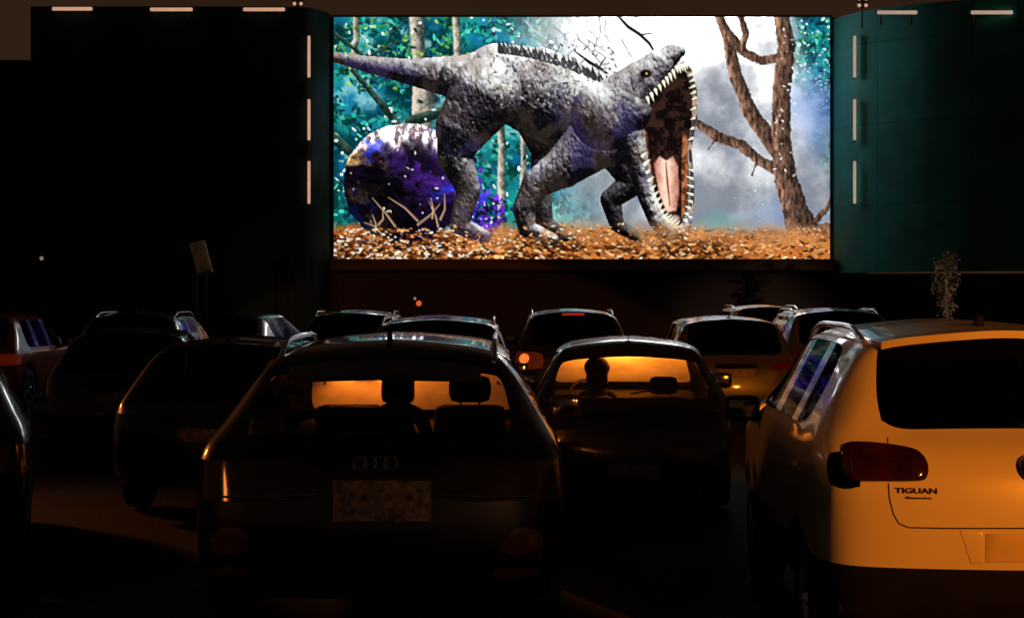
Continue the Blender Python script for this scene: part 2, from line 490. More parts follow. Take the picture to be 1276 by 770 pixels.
class Skin:
    def __init__(self, root, bvh):
        self.root, self.bvh = root, bvh; self.loc = root.location.copy(); self.rz = root.rotation_euler.z
    def hit_px(self, px, py):
        o, d = local_ray(self.loc, self.rz, px, py)
        h = self.bvh.ray_cast(o, d)
        return h[0], h[1]
    def hit_rear(self, x, z):
        h = self.bvh.ray_cast(Vector((x, -3, z)), Vector((0, 1, 0)))
        return h[0], h[1]
    def hit_top(self, x, y):
        h = self.bvh.ray_cast(Vector((x, y, 4)), Vector((0, 0, -1)))
        return h[0], h[1]
    def patch(self, name, poly, mat, thick=.012, n=14, px=True, parent=None, smooth=0):
        """closed outline laid on the body as a shaped pad with real thickness"""
        if smooth:
            for _ in range(smooth):
                q_ = []
                for i_ in range(len(poly)):
                    a_, b_ = poly[i_], poly[(i_+1) % len(poly)]
                    q_ += [(a_[0]*.75+b_[0]*.25, a_[1]*.75+b_[1]*.25), (a_[0]*.25+b_[0]*.75, a_[1]*.25+b_[1]*.75)]
                poly = q_
        xs = [p[0] for p in poly]; ys = [p[1] for p in poly]
        c = ((min(xs)+max(xs))/2, (min(ys)+max(ys))/2)
        # resample outline
        out = []
        m = len(poly)
        for i in range(m):
            a, b = poly[i], poly[(i+1) % m]
            k = max(1, int(n*math.hypot(b[0]-a[0], b[1]-a[1])/max(1e-6, (max(xs)-min(xs)+max(ys)-min(ys)))))
            for t in range(k): out.append((a[0]+(b[0]-a[0])*t/k, a[1]+(b[1]-a[1])*t/k))
        bm = bmesh.new()
        rings = []
        levels = [(1.0, -.004), (1.0, thick*.55), (.97, thick), (.75, thick*1.1), (.5, thick*1.15), (.25, thick*1.18)]
        f = self.hit_px if px else self.hit_rear
        for sc, off in levels:
            ring = []
            for (x, y) in out:
                h, nn = f(c[0]+(x-c[0])*sc, c[1]+(y-c[1])*sc)
                if h is None: 
                    bm.free(); return None
                if nn.y > 0 : nn = -nn
                ring.append(bm.verts.new(h+nn*off))
            rings.append(ring)
        h, nn = f(*c)
        if nn.y > 0: nn = -nn
        cv = bm.verts.new(h+nn*thick*1.2)
        q = len(out)
        for a in range(len(rings)-1):
            for i in range(q): bm.faces.new((rings[a][i], rings[a][(i+1) % q], rings[a+1][(i+1) % q], rings[a+1][i]))
        for i in range(q): bm.faces.new((rings[-1][i], rings[-1][(i+1) % q], cv))
        bmesh.ops.recalc_face_normals(bm, faces=bm.faces[:])
        me = bpy.data.meshes.new(name); bm.to_mesh(me); bm.free(); me.materials.append(mat)
        me.polygons.foreach_set('use_smooth', [True]*len(me.polygons)); me.set_sharp_from_angle(angle=math.radians(50))
        return link(bpy.data.objects.new(name, me), parent or self.root)
    def line(self, name, pts, r, mat, px=True, off=.0, step=None, parent=None):
        f = self.hit_px if px else self.hit_rear
        P = []
        for i in range(len(pts)-1):
            a, b = pts[i], pts[i+1]; k = 6
            for t in range(k if i < len(pts)-2 else k+1):
                h, nn = f(a[0]+(b[0]-a[0])*t/k, a[1]+(b[1]-a[1])*t/k)
                if h is None: continue
                if nn.y > 0: nn = -nn
                P.append(h+nn*off)
        m = MB(); m.tube(P, r, 6)
        return m.build(name, mat, parent or self.root)

def text_mesh(name, body, size, mat, parent, loc, rot, extrude=.003, squash=(1, 1), bold=0.0):
    cu = bpy.data.curves.new(name, 'FONT'); cu.body = body; cu.size = size; cu.extrude = extrude; cu.align_x = 'LEFT'; cu.offset = bold
    t = bpy.data.objects.new('t', cu); link(t); bpy.context.view_layer.update()
    me = bpy.data.meshes.new_from_object(t.evaluated_get(bpy.context.evaluated_depsgraph_get()))
    bpy.data.objects.remove(t)
    me.materials.clear(); me.materials.append(mat)
    for v in me.vertices: v.co.x *= squash[0]; v.co.y *= squash[1]
    o = bpy.data.objects.new(name, me); o.location = loc; o.rotation_euler = rot
    return link(o, parent)

def roof_rails(sk, y0, y1, xr, mat, h=.05):
    for sd in (1, -1):
        P = []
        for k in range(15):
            t = k/14; y = y0+(y1-y0)*t
            hh, nn = sk.hit_top(sd*xr, y)
            lift = h*min(1, min(t, 1-t)*7)
            P.append((sd*xr, y, hh.z+lift+.004))
        m = MB(); m.tube(P, .016, 8)
        m.build('roof_rail', mat, sk.root)

def roof_strip(sk, name, x0, x1, y0, y1, lift, thick, mat):
    """a lip laid along the back of the roof, following its crown, overhanging the glass"""
    nx, ny = 25, 5; top = []
    for a in range(nx):
        x = x0+(x1-x0)*a/(nx-1)
        z1 = sk.hit_top(x, y1)[0].z; z2 = sk.hit_top(x, y1+.12)[0].z; sl = (z2-z1)/.12
        for b in range(ny):
            t = b/(ny-1); y = y0+(y1-y0)*t+.05*(abs(2*a/(nx-1)-1)**3)*(1-t)
            top.append((x, y, z1+(y-y1)*sl*.7+lift*(1-t*.9)))
    vs = top+[(x, y, z-thick) for x, y, z in top]; n = nx*ny; fs = []
    for a in range(nx-1):
        for b in range(ny-1):
            i = a*ny+b; fs += [(i, i+1, i+ny+1, i+ny), (n+i, n+i+ny, n+i+ny+1, n+i+1)]
    for a in range(nx-1):
        i = a*ny; fs.append((i, i+ny, n+i+ny, n+i)); i += ny-1; fs.append((i+ny, i, n+i, n+i+ny))
    for b in range(ny-1):
        fs.append((b+1, b, n+b, n+b+1)); i = (nx-1)*ny+b; fs.append((i, i+1, n+i+1, n+i))
    o = mesh_obj(name, vs, fs, mat, sk.root, True); o.data.set_sharp_from_angle(angle=math.radians(40)); return o

def antenna(sk, x, y, fin=True):
    h, n = sk.hit_top(x, y); m = MB()
    if fin:
        m.poly_prism([(x-.012, y-.06, h.z-.01), (x-.012, y-.05, h.z+.045), (x-.012, y-.03, h.z+.055), (x-.012, y+.10, h.z+.005), (x-.012, y+.1, h.z-.01)], (.024, 0, 0))
    else:
        m.ball((x, y, h.z), (.03, .035, .015), 10)
        m.tube([(x, y, h.z), (x, y-.05, h.z+.07), (x, y-.12, h.z+.16)], [.006, .004, .003], 6)
    m.build('antenna', M['black_trim'], sk.root)

def seat(root, x, y, z=.42, tall=.62, head=True):
    m = MB()
    m.box((x, y+.22, z), (.46, .48, .16), .06)
    m.box((x, y-.06, z+.08+tall/2), (.46, .14, tall), .066, None)
    o = m.build('seat', M['fabric'], root)
    if head:
        h = MB(); h.box((x, y-.08, z+.08+tall+.10), (.27, .10, .17), .06)
        h.tube([(x-.06, y-.07, z+tall), (x-.06, y-.08, z+tall+.16)], .007, 6); h.tube([(x+.06, y-.07, z+tall), (x+.06, y-.08, z+tall+.16)], .007, 6)
        h.build('headrest', M['fabric'], o)
    return o

def interior(root, s, z=.42, tall=.60, xs=(-.37, .37), heads=(True, True)):
    W = s['W']/2
    for x_, hd in zip(xs, heads): seat(root, x_, s['yB']+.02, z, tall, hd)
    m = MB(); m.box((0, s['yC']-.12, z+.02), (W*1.5, .5, .16), .05); m.box((0, s['yC']-.42, z+.30), (W*1.5, .14, .5), .05)
    m.build('rear_bench', M['fabric'], root)
    d = MB(); d.box((0, s['acow']-.25, s['belt']-.16), (W*1.6, .42, .22), .06)
    d.build('dashboard', M['black_trim'], root)
    st = MB()
    ring = [(-.37+.18*math.cos(t*math.pi/8), s['acow']-.62+.06*math.sin(t*math.pi/8), s['belt']-.10+.17*math.sin(t*math.pi/8)) for t in range(17)]
    st.tube(ring, .014, 6); st.box((-.37, s['acow']-.58, s['belt']-.10), (.30, .03, .05), .01); st.tube([(-.37, s['acow']-.57, s['belt']-.1), (-.37, s['acow']-.42, s['belt']-.14)], .03, 6)
    st.build('steering_wheel', M['black_trim'], root)

BASE = dict(L=4.3, W=1.78, H=1.48, belt=.95, hood=.92, win=(.22, .75), zb=.26, z1=.50, z2=.72, acow=3.15, atop=2.35, wr=.60,
            yC=1.25, yB=2.05, axles=(.85, 3.45), capy=[.10, .02, .0, .04, .09])
def spec(**k):
    d = dict(BASE); d.update(k); return d

def car_at(name, px, Y, s, paint, gl, label, yaw=0.0, cat='car', group=None, X=None):
    x = (px-CX)/F*Y if X is None else X
    root = empty(name, (x, Y, zg(Y+2)), -math.radians(yaw))
    tag(root, label, cat, group)
    body, bvh, parts = build_car(name, s, root, paint, gl)
    return root, Skin(root, bvh), parts

G_ROW = 'cars parked in rows facing the cinema screen'
black = mat_paint('black_lacquer', (.006, .006, .007))
blackm = mat_paint('black_metallic', (.010, .010, .012), metal=.3)
darkgrey = mat_paint('dark_grey_lacquer', (.025, .026, .028), metal=.4)
silver = mat_paint('silver_lacquer', (.20, .21, .21), metal=.6)
white = mat_paint('white_lacquer', (.74, .73, .70), dirt=.25)
palec = mat_paint('grey_lacquer', (.085, .085, .08), dirt=.25)
red = mat_paint('red_lacquer', (.42, .018, .012))
darkblue = mat_paint('dark_blue_lacquer', (.008, .012, .02))

# ============================================================ A: black SUV with lit interior
sA = spec(L=4.62, W=1.97, H=1.585, belt=1.03, belt_rear=1.06, hood=1.0, win=(.16, .66), zb=.28, z1=.55, z2=.78, acow=3.25, atop=2.45, wr=.635, hdr=.07, wrear=.965,
          yC=1.45, yB=2.2, axles=(.95, 3.75), capy=[.10, .03, .0, .02, .07], wr_=.36, lamp_cols=2, f7=.76, rdrop=.175)
A, skA, pA = car_at('black_suv', 468, 8.1, sA, blackm, dict(rear=M['glass_misty'], front=M['glass_fogged'], tail=M['lamp_dark']),
                    'black SUV with four ring emblem and orange lit cabin, nearest dark car in the middle', cat='car', group=G_ROW)
interior(A, sA, .50, .56, (-.34, .42), (False, True))
roof_rails(skA, .75, 2.9, .59, M['rail'])
antenna(skA, 0, .95)
skA.patch('license_plate', [(415, 598), (537, 598), (537, 650), (415, 650)], M['plate'], .010)
# four rings
rg = MB()
hc, hn = skA.hit_px(468, 577)
for k in range(4):
    cx_ = hc.x + (k-1.5)*.052
    pts = [(cx_+.033*math.cos(t*math.pi/10), 0, hc.z+.033*math.sin(t*math.pi/10)) for t in range(21)]
    pts2 = []
    for p in pts:
        h, n = skA.hit_rear(p[0], p[2]); pts2.append(h+Vector((0, -.008, 0)))
    rg.tube(pts2, .0045, 6)
rg.build('emblem', M['chrome'], A)
for sd in (1, -1):
    X0 = sd*.74
    lp = [(X0-.11, .50), (X0+.11, .52), (X0+.10, .63), (X0-.02, .66), (X0-.10, .60)]
    skA.patch('rear_fog_lamp', lp, M['lamp_fog'], .008, px=False, smooth=2)
    skA.patch('reflector', [(X0-.15, .39), (X0+.09, .40), (X0+.09, .445), (X0-.15, .44)], M['lamp_fog'], .006, px=False, smooth=1)
    skA.line('chrome_strip', [(sd*.30, .815), (sd*.55, .80), (sd*.80, .80)], .006, M['chrome'], px=False, off=.006)
roof_strip(skA, 'roof_spoiler', -.52, .52, .50, .70, .004, .03, blackm)
skA.line('tailgate_seam', [(300, 562), (420, 560), (560, 560), (660, 562)], .003, M['black_trim'], off=.001)
dl = MB(); dl.box((0, 0, 0), (.10, .09, .028), .008)
dome = dl.build('windscreen_lamp', mat_emit('lit_cabin_lamp', (1.0, .62, .25), 3.0), A, loc=(-.31, 2.80, 1.285))

# ============================================================ B: dark hatchback with lit interior
sB = spec(L=4.2, W=1.78, H=1.455, belt=.96, belt_rear=.97, hood=.95, win=(.22, .78), wr=.60, yC=1.35, yB=2.05, acow=3.1, atop=2.3, axles=(.8, 3.35), f7=.80, rdrop=.165, hdr=.06)
B, skB, pB = car_at('dark_hatchback', 787, 13.3, sB, black, dict(rear=M['glass_misty'], front=M['glass_fogged'], tail=M['lamp_dark'], side=M['glass']),
                    'dark hatchback with two heads silhouetted against its glowing orange windscreen', yaw=2.6, group=G_ROW)
interior(B, sB, .36, .46, (-.34, .36), (False, True))
antenna(skB, 0.0, 1.0, False)
skB.patch('emblem', [(787+9*math.cos(t), 541+9*math.sin(t)) for t in np.linspace(0, 2*math.pi, 14)[:-1]], M['gloss_black'], .008, n=14)
skB.patch('license_plate', [(753, 580), (823, 580), (823, 596), (753, 596)], M['plate'], .008)
hb_, nb_ = skB.hit_rear(0, .98)
skB.line('rear_wiper', [(0, 1.0), (.12, 1.02), (.38, 1.05)], .008, M['black_trim'], px=False, off=.014)
db = MB(); db.box((0, 0, 0), (.14, .09, .022), .007)
hb, _ = skB.hit_top(0, 2.2)
db.build('dome_lamp', bpy.data.materials['lit_cabin_lamp'], B, loc=(.05, 2.18, hb.z-.05))  # glowing fixture added to go with the windscreen glow

# ============================================================ C: white SUV on the right
sC = spec(L=4.43, W=1.81, H=1.675, belt=1.17, belt_rear=1.20, hood=1.05, win=(.19, .52), zb=.36, z1=.615, z2=.95, acow=3.30, atop=2.55, wr=.62,
          yC=1.25, yB=2.10, axles=(.85, 3.45), capy=[.12, .06, .02, .03, .08], wr_=.34, lamp_cols=0, lamp_side=False, f7=.735, trim_rows=2, rdrop=.05, wrear=.955, sub=3, bow=.07, mirror_paint=False, mz=-.06, mo=.12)
C, skC, pC = car_at('white_suv', 1283, 7.0, sC, white, dict(rear=M['glass_dark'], side=M['glass_coated'], front=M['glass']),
                    'white SUV lit orange by a street lamp, nearest car at the right edge', yaw=3.0, group=G_ROW)
interior(C, sC, .55, .62)
roof_rails(skC, .70, 3.0, .60, M['rail'], .045)
antenna(skC, -.02, .85)
for k in pC.get(TAIL, []): bpy.data.objects.remove(k)
skC.patch('tail_lamp', [(1048, 558), (1056, 551), (1090, 552), (1140, 559), (1152, 568), (1158, 582), (1155, 596), (1148, 600), (1090, 600), (1052, 599)], M['lamp_dark'], .014, n=40, smooth=2)
xr = [(2*0 - 0, 0)]
mir = []
for (x, y) in [(1048, 558), (1056, 551), (1090, 552), (1140, 559), (1152, 568), (1158, 582), (1155, 596), (1148, 600), (1090, 600), (1052, 599)]:
    h, n = skC.hit_px(x, y); mir.append((-h.x, h.z))
mir = [(min(.80, a), b) for a, b in mir]
skC.patch('tail_lamp', mir, M['lamp_dark'], .014, n=40, px=False, smooth=2)
for o_ in [c_ for c_ in C.children if c_.name.startswith('tail_lamp')][:1]:
    for pl_ in ([(1126, 561), (1146, 567), (1153, 578)], [(1062, 572), (1064, 590)], [(1098, 574), (1118, 577)], [(1128, 590), (1146, 592)]):
        skC.line('lamp_reflector', pl_, .0022, M['chrome'], off=.019, parent=o_)  # chrome lines laid in as glints on the lens
seam = mat_basic('panel_gap', (.01, .009, .008), .9)
skC.line('tailgate_seam', [(1107, 602), (1108, 620), (1113, 640), (1120, 652), (1132, 657), (1180, 658), (1240, 658), (1275, 658)], .0035, seam, off=-.0005)
ms_ = [skC.hit_px(*p_)[0] for p_ in [(1107, 602), (1108, 620), (1113, 640), (1120, 652), (1132, 657), (1180, 658), (1240, 658), (1275, 658)]]
skC.line('tailgate_seam', [(-p_.x, p_.z) for p_ in ms_]+[(ms_[-1].x, ms_[-1].z)], .0035, seam, px=False, off=-.0005)
skC.line('tailgate_seam', [(1106, 545), (1106, 552)], .003, seam, off=-.0005)
# badge lettering
h, n = skC.hit_px(1115, 613)
rotT = (math.radians(90), 0, 0)
def wrap(o, sk):
    for v in o.data.vertices:
        w_ = Vector((o.location.x+v.co.x, 0, o.location.z+v.co.y)); hh, nn = sk.hit_rear(w_.x, w_.z)
        v.co.z = o.location.y-hh.y+.0015+(.003 if v.co.z > 0 else 0)
t1_ = text_mesh('lettering', 'TIGUAN', .034, M['gloss_black'], C, h+Vector((0, 0, -.002)), rotT, .003, (1.42, .92), .0012); wrap(t1_, skC)
h, n = skC.hit_px(1128, 621)
t2_ = text_mesh('lettering', 'Bluemotion', .016, M['gloss_black'], C, h, rotT, .002, (1.5, .9), .0004); wrap(t2_, skC)
# round emblem: black field, chrome ring and the two letters
h, n = skC.hit_px(1274, 583); hx0 = h.x+.045
h, n = skC.hit_rear(hx0, h.z)
em = MB(); em.lathe([(0, .066), (-.012, .066), (-.014, .058), (-.010, .0001)], 'y', 28, h+Vector((0, -.002, 0)))
emo = em.build('emblem', M['gloss_black'], C)
er = MB(); c0 = h+Vector((0, -.016, 0))
er.tube([c0+Vector((.060*math.cos(t*math.pi/14), 0, .060*math.sin(t*math.pi/14))) for t in range(29)], .006, 6)
q = .052
er.tube([c0+Vector((-.022, 0, .047)), c0+Vector((0, 0, .006)), c0+Vector((.022, 0, .047))], .0045, 6)
er.tube([c0+Vector((-.045, 0, .022)), c0+Vector((-.020, 0, -.046)), c0+Vector((0, 0, -.004)), c0+Vector((.020, 0, -.046)), c0+Vector((.045, 0, .022))], .0045, 6)
er.build('emblem_letters', M['chrome'], emo)
# number plate in its recess, bumper
skC.patch('license_plate', [(1228, 665), (1338, 665), (1338, 700), (1228, 700)], M['plate_pale'], .006)
skC.patch('plate_recess', [(1196, 660), (1226, 661), (1226, 702), (1210, 702)], white, .004)
# roof spoiler over the rear glass
roof_strip(skC, 'roof_spoiler', -.56, .56, .40, .66, .006, .035, white)
hw, _ = skC.hit_rear(0, 1.24)
skC.line('rear_wiper', [(0, 1.22), (.1, 1.24), (.34, 1.27)], .009, M['black_trim'], px=False, off=.015)

# ============================================================ the other cars
def dress(sk, s, plate=True, lampz=None):
    """number plate and high brake light"""
    if plate:
        z = s['z2']-.03
        sk.patch('license_plate', [(-.26, z-.055), (.26, z-.055), (.26, z+.055), (-.26, z+.055)], M['plate'], .008, px=False)

sD = spec(L=4.2, W=1.80, H=1.46, belt=.94, hood=.92, wr=.62, win=(.24, .80))
D, skD, _ = car_at('black_hatchback', 262, 13.2, sD, black, dict(tail=M['lamp_dark']),
                   'black hatchback almost lost in the dark, just left of the black SUV with ring emblem', group=G_ROW)
dress(skD, sD); antenna(skD, 0, .95)

sE = spec(L=4.3, W=1.80, H=1.45, belt=.94, wr=.60, win=(.2, .72))
E, skE, _ = car_at('dark_hatchback', 150, 18.0, sE, darkgrey, dict(tail=M['lamp_dark']),
                   'dark grey hatchback between the rounded small car and the black hatchback', yaw=-7, group=G_ROW)
dress(skE, sE)
skE.line('high_brake_light', [(-.2, 1.36), (0, 1.365), (.2, 1.36)], .012, M['lamp_red'], px=False, off=.004)

sE1 = spec(L=4.4, W=1.80, H=1.57, belt=1.0, belt_rear=1.02, wr=.64, win=(.2, .62), hood=.98)
E1, skE1, _ = car_at('grey_estate', 152, 24.0, sE1, silver, dict(side=M['glass'], front=M['glass']),
                     'silver grey estate car with bright side windows, just behind the dark grey hatchback', group=G_ROW)
roof_rails(skE1, .8, 2.8, .60, M['rail']); antenna(skE1, 0, .9)

sF = spec(L=4.5, W=1.80, H=1.48, belt=.97, deck=(.12, .99), win=(.62, 1.25), wr=.58, yC=1.75, yB=2.45, acow=3.35, atop=2.6, axles=(.95, 3.6), hood=.94, qwin=True)
Fc, skF, _ = car_at('silver_saloon', 258, 30.0, sF, silver, dict(side=M['glass_dark'], front=M['glass']),
                    'silver saloon turned slightly to the right, behind the black hatchback', yaw=12, group=G_ROW)
antenna(skF, 0, 1.5)

sG = spec(L=4.4, W=1.84, H=1.57, belt=1.02, wr=.66, win=(.18, .60), hood=.98)
Gc, skG, _ = car_at('black_estate', 435, 25.7, sG, black, dict(),
                    'black estate car with bright roof edge showing above the black SUV with ring emblem', group=G_ROW)
roof_rails(skG, .8, 2.8, .64, M['rail'])

sH = spec(L=4.4, W=1.82, H=1.60, belt=1.02, wr=.64, win=(.18, .62), hood=.98, yB=2.1, mz=-.10, mo=.03)
H_, skH, _ = car_at('dark_blue_suv', 541, 17.0, sH, darkblue, dict(front=M['glass_dark']),
                    'dark blue SUV directly ahead of the black SUV with ring emblem', group=G_ROW)
dress(skH, sH); roof_rails(skH, .8, 2.8, .62, M['rail'])

sI = spec(L=4.4, W=1.80, H=1.61, belt=1.05, belt_rear=1.06, wr=.64, win=(.18, .58), hood=1.0)
I_, skI, pI = car_at('dark_suv', 716, 24.0, sI, darkgrey, dict(front=M['glass'], rear=M['glass']),
                     'dark SUV with its left brake lamp glowing orange below the screen', group=G_ROW)
dress(skI, sI); roof_rails(skI, .8, 2.8, .62, M['rail'])
skI.line('high_brake_light', [(-.17, 1.535), (0, 1.54), (.17, 1.535)], .016, M['lamp_lit_soft'], px=False, off=.004)
lam = min(pI[TAIL], key=lambda o: sum(v.co.x for v in o.data.vertices)/len(o.data.vertices))
lc = sum((v.co for v in lam.data.vertices), Vector())/len(lam.data.vertices)
bl_ = MB(); bl_.ball((lc.x-.01, lc.y-.03, lc.z+.02), (.10, .07, .085), 14)
bl_.build('lit_bulb', M['lamp_lit'], lam); lam.data.materials[0] = M['lamp_lit_red']; lam['label'] = 'lit orange brake lamp'

sJ = spec(L=4.1, W=1.78, H=1.53, belt=1.0, wr=.64, win=(.16, .55), z2=.80, hood=.95)
J, skJ, _ = car_at('grey_hatchback', 918, 21.8, sJ, palec, dict(front=M['glass'], rear=M['glass_dark']),
                   'grey hatchback with orange lit tailgate and whip antenna, between dark hatchback and white SUV', group=G_ROW)
antenna(skJ, 0, .8, False)
dress(skJ, sJ)
skJ.patch('tailgate_handle_recess', [(-.30, .835), (.30, .835), (.28, .90), (-.28, .90)], M['black_trim'], .006, px=False)
skJ.line('rear_wiper', [(0, 1.02), (.12, 1.05), (.35, 1.08)], .01, M['black_trim'], px=False, off=.015)

sK = spec(L=4.4, W=1.80, H=1.62, belt=1.05, wr=.66, win=(.16, .5), hood=1.0)
K, skK, _ = car_at('white_estate', 962, 31.0, sK, white, dict(),
                   'white estate car farthest back, only its bright roof showing above the grey hatchback', group=G_ROW)
roof_rails(skK, .7, 2.8, .62, M['rail'])

sL = spec(L=4.5, W=1.86, H=1.62, belt=1.05, wr=.68, win=(.18, .55), hood=1.0)
L_, skL, _ = car_at('silver_suv', 1056, 24.2, sL, silver, dict(side=M['glass']),
                    'silver SUV right of the grey hatchback, bluish glint on its rear pillar', group=G_ROW)
roof_rails(skL, .8, 2.9, .65, M['rail'])

sN = spec(L=3.9, W=1.66, H=1.50, belt=.98, wr=.52, win=(.20, .85), f7=.76, hood=.95, yC=1.45, yB=1.95, acow=2.9, atop=2.2, axles=(.75, 3.1), mirrors=False)
N_, skN, _ = car_at('rounded_small_car', 0, 9.75, sN, darkgrey, dict(),
                    'small rounded dark car cut off by the left edge of the view', yaw=-17, group=G_ROW, X=-3.76)
dress(skN, sN)

sO = spec(L=4.1, W=1.74, H=1.54, belt=.98, wr=.62, win=(.18, .6), hood=.96, axles=(.8, 3.3))
O_, skO, pO = car_at('red_hatchback', 0, 25.2, sO, red, dict(side=M['glass_coated'], tail=M['lamp_lit_red']),
                     'dark red hatchback at the far left with a glowing tail lamp', group=G_ROW, X=-8.66)
dress(skO, sO)

# ============================================================ person in the dark hatchback
def person(car, x, y, z, label, scale=1.0):
    bm = bmesh.new(); sl = bm.verts.layers.skin.verify()
    P = [((0, 0, 0), .15, None), ((0, -.04, .18), .14, 0), ((0, -.06, .38), .155, 1), ((0, -.05, .50), .10, 2), ((0, -.03, .58), .055, 3),
         ((0, -.01, .66), .075, 4), ((0, 0, .76), .098, 5), ((0, -.01, .84), .07, 6)]
    for sd in (1, -1):
        k = len(P)
        P += [((sd*.17, -.05, .46), .065, 3), ((sd*.24, .04, .24), .05, k), ((sd*.20, .28, .20), .04, k+1), ((sd*.16, .36, .24), .035, k+2)]
        k = len(P)
        P += [((sd*.10, .10, -.02), .10, 0), ((sd*.13, .42, .02), .075, k), ((sd*.13, .56, -.22), .055, k+1), ((sd*.13, .62, -.36), .045, k+2), ((sd*.13, .74, -.38), .035, k+3)]
    vs = []
    for (p, r, par) in P:
        v = bm.verts.new(Vector(p)*scale); v[sl].radius = (r*scale, r*scale); vs.append(v)
        if par is not None: bm.edges.new((vs[par], v))
    vs[0][sl].use_root = True
    # five fingers and a thumb-side chain per hand
    for base in (11, 20):
        c = vs[base]; sd = 1 if c.co.x > 0 else -1
        for q_ in range(5):
            f1 = bm.verts.new(c.co+Vector((sd*(-.03+.014*q_)*1.2, .06 if q_ else .025, .01 if q_ else .03))*scale); f1[sl].radius = (.009*scale,)*2
            f2 = bm.verts.new(f1.co+Vector((0, .028, -.028))*scale); f2[sl].radius = (.008*scale,)*2
            bm.edges.new((c, f1)); bm.edges.new((f1, f2))
    me = bpy.data.meshes.new('p'); bm.to_mesh(me); bm.free()
    t = bpy.data.objects.new('p', me); link(t)
    t.modifiers.new('k', 'SKIN').use_smooth_shade = True; md = t.modifiers.new('s', 'SUBSURF'); md.levels = md.render_levels = 2
    bpy.context.view_layer.update()
    em_ = bpy.data.meshes.new_from_object(t.evaluated_get(bpy.context.evaluated_depsgraph_get()))
    bpy.data.objects.remove(t)
    em_.materials.append(mat_basic('dark_clothes', (.03, .028, .03), .9, bump=.3, bscale=60))
    o = bpy.data.objects.new('person', em_); link(o)
    mw = Matrix.Translation(car.location) @ Matrix.Rotation(car.rotation_euler.z, 4, 'Z')
    o.location = mw @ Vector((x, y, z)); o.rotation_euler = car.rotation_euler
    tag(o, label, 'person')
    hr = MB(); hr.ball(Vector((0, -.03, .79))*scale, Vector((.150, .145, .130))*scale, 18)
    hr.box(Vector((0, -.07, .66))*scale, Vector((.25, .11, .20))*scale, .05*scale)
    hr.build('hair', mat_basic('dark_hair', (.02, .014, .01), .6, bump=.5, bscale=90), o)
    return o
person(B, -.27, sB['yB']+.17, .50, 'person with full hair seated in front of the dark hatchback\'s orange windscreen', .84)
person(A, -.05, sA['yB']+.15, .66, 'dark figure leaning to the middle against the black SUV\'s orange windscreen', .86)

# ============================================================ cinema building
YW = 50.0
def at(px, py, Y): return Vector(((px-CX)/F*Y, Y, EYE+(CY-py)/F*Y))
wallm = mat_basic('dark_wing_panels', (.036, .31, .285), .75, var=.35, scale=.8, bump=.3, bscale=3)  # teal of the screen's spill light put into the base colour
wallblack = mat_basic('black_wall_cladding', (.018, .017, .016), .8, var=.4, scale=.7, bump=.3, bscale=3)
wallleft = mat_basic('black_wing_panels', (.018, .045, .040), .8, var=.4, scale=.8, bump=.3, bscale=3)  # darker copy, with the screen's green spill put into its colour
basem = mat_basic('rendered_base_wall', (.055, .045, .038), .9, var=.35, scale=1.5, bump=.4, bscale=6)
for m_ in (wallm, wallleft, wallblack): panel_joints(m_, 1.22, 2.44)
frame_m = mat_basic('screen_frame_metal', (.05, .045, .042), .6, var=.2)

def wall_strip(name, pts, z0, z1, mat, label, cat, thick=.25):
    """upright wall following plan points, with real thickness"""
    if len(pts) > 4:
        q_ = []; m_ = len(pts)
        for i in range(m_-1):
            P = [pts[max(i-1, 0)], pts[i], pts[i+1], pts[min(i+2, m_-1)]]
            for k in range(6):
                t = k/6; w_ = (-.5*t**3+t*t-.5*t, 1.5*t**3-2.5*t*t+1, -1.5*t**3+2*t*t+.5*t, .5*t**3-.5*t*t)
                q_.append(tuple(sum(w_[a]*P[a][c] for a in range(4)) for c in (0, 1)))
        pts = q_+[pts[-1]]
    n = len(pts); vs = []; fs = []
    for (x, y) in pts:
        vs += [(x, y, z0), (x, y, z1), (x, y+thick, z1), (x, y+thick, z0)]
    for i in range(n-1):
        a, b = 4*i, 4*i+4
        for k in range(4): fs.append((a+k, a+(k+1) % 4, b+(k+1) % 4, b+k))
    fs.append((0, 3, 2, 1)); e = 4*(n-1); fs.append((e, e+1, e+2, e+3))
    o = mesh_obj(name, vs, fs, mat, smooth=True); o.data.set_sharp_from_angle(angle=math.radians(35)); tag(o, label, cat); return o

# right wing: forward curve added so the picture's light falls on it
def plan(pxy): return [((p-CX)/F*y, y) for p, y in pxy]
zt = EYE+(CY-19)/F*YW
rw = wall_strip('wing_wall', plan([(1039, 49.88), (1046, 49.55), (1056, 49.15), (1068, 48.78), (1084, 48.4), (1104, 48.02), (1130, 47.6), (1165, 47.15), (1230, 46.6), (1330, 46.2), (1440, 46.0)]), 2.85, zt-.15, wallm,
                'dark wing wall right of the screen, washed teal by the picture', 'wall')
lw = wall_strip('wing_wall', plan([(38, 48.6), (150, 48.6), (300, 48.62), (370, 48.7), (388, 48.9), (400, 49.3), (408, 49.65), (411, 49.9)]), .3, zt, wallleft,  # inner curve added to catch the screen's green spill
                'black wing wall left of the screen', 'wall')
bw = wall_strip('base_wall', plan([(396, 50.4), (1500, 50.4)]), .3, 2.86, basem, 'dim brown base wall running under the screen and right wing', 'wall')
back = wall_strip('back_wall', plan([(385, 50.75), (1080, 50.75)]), 2.87, zt+.05, wallblack, 'black wall directly behind the lit screen', 'wall')
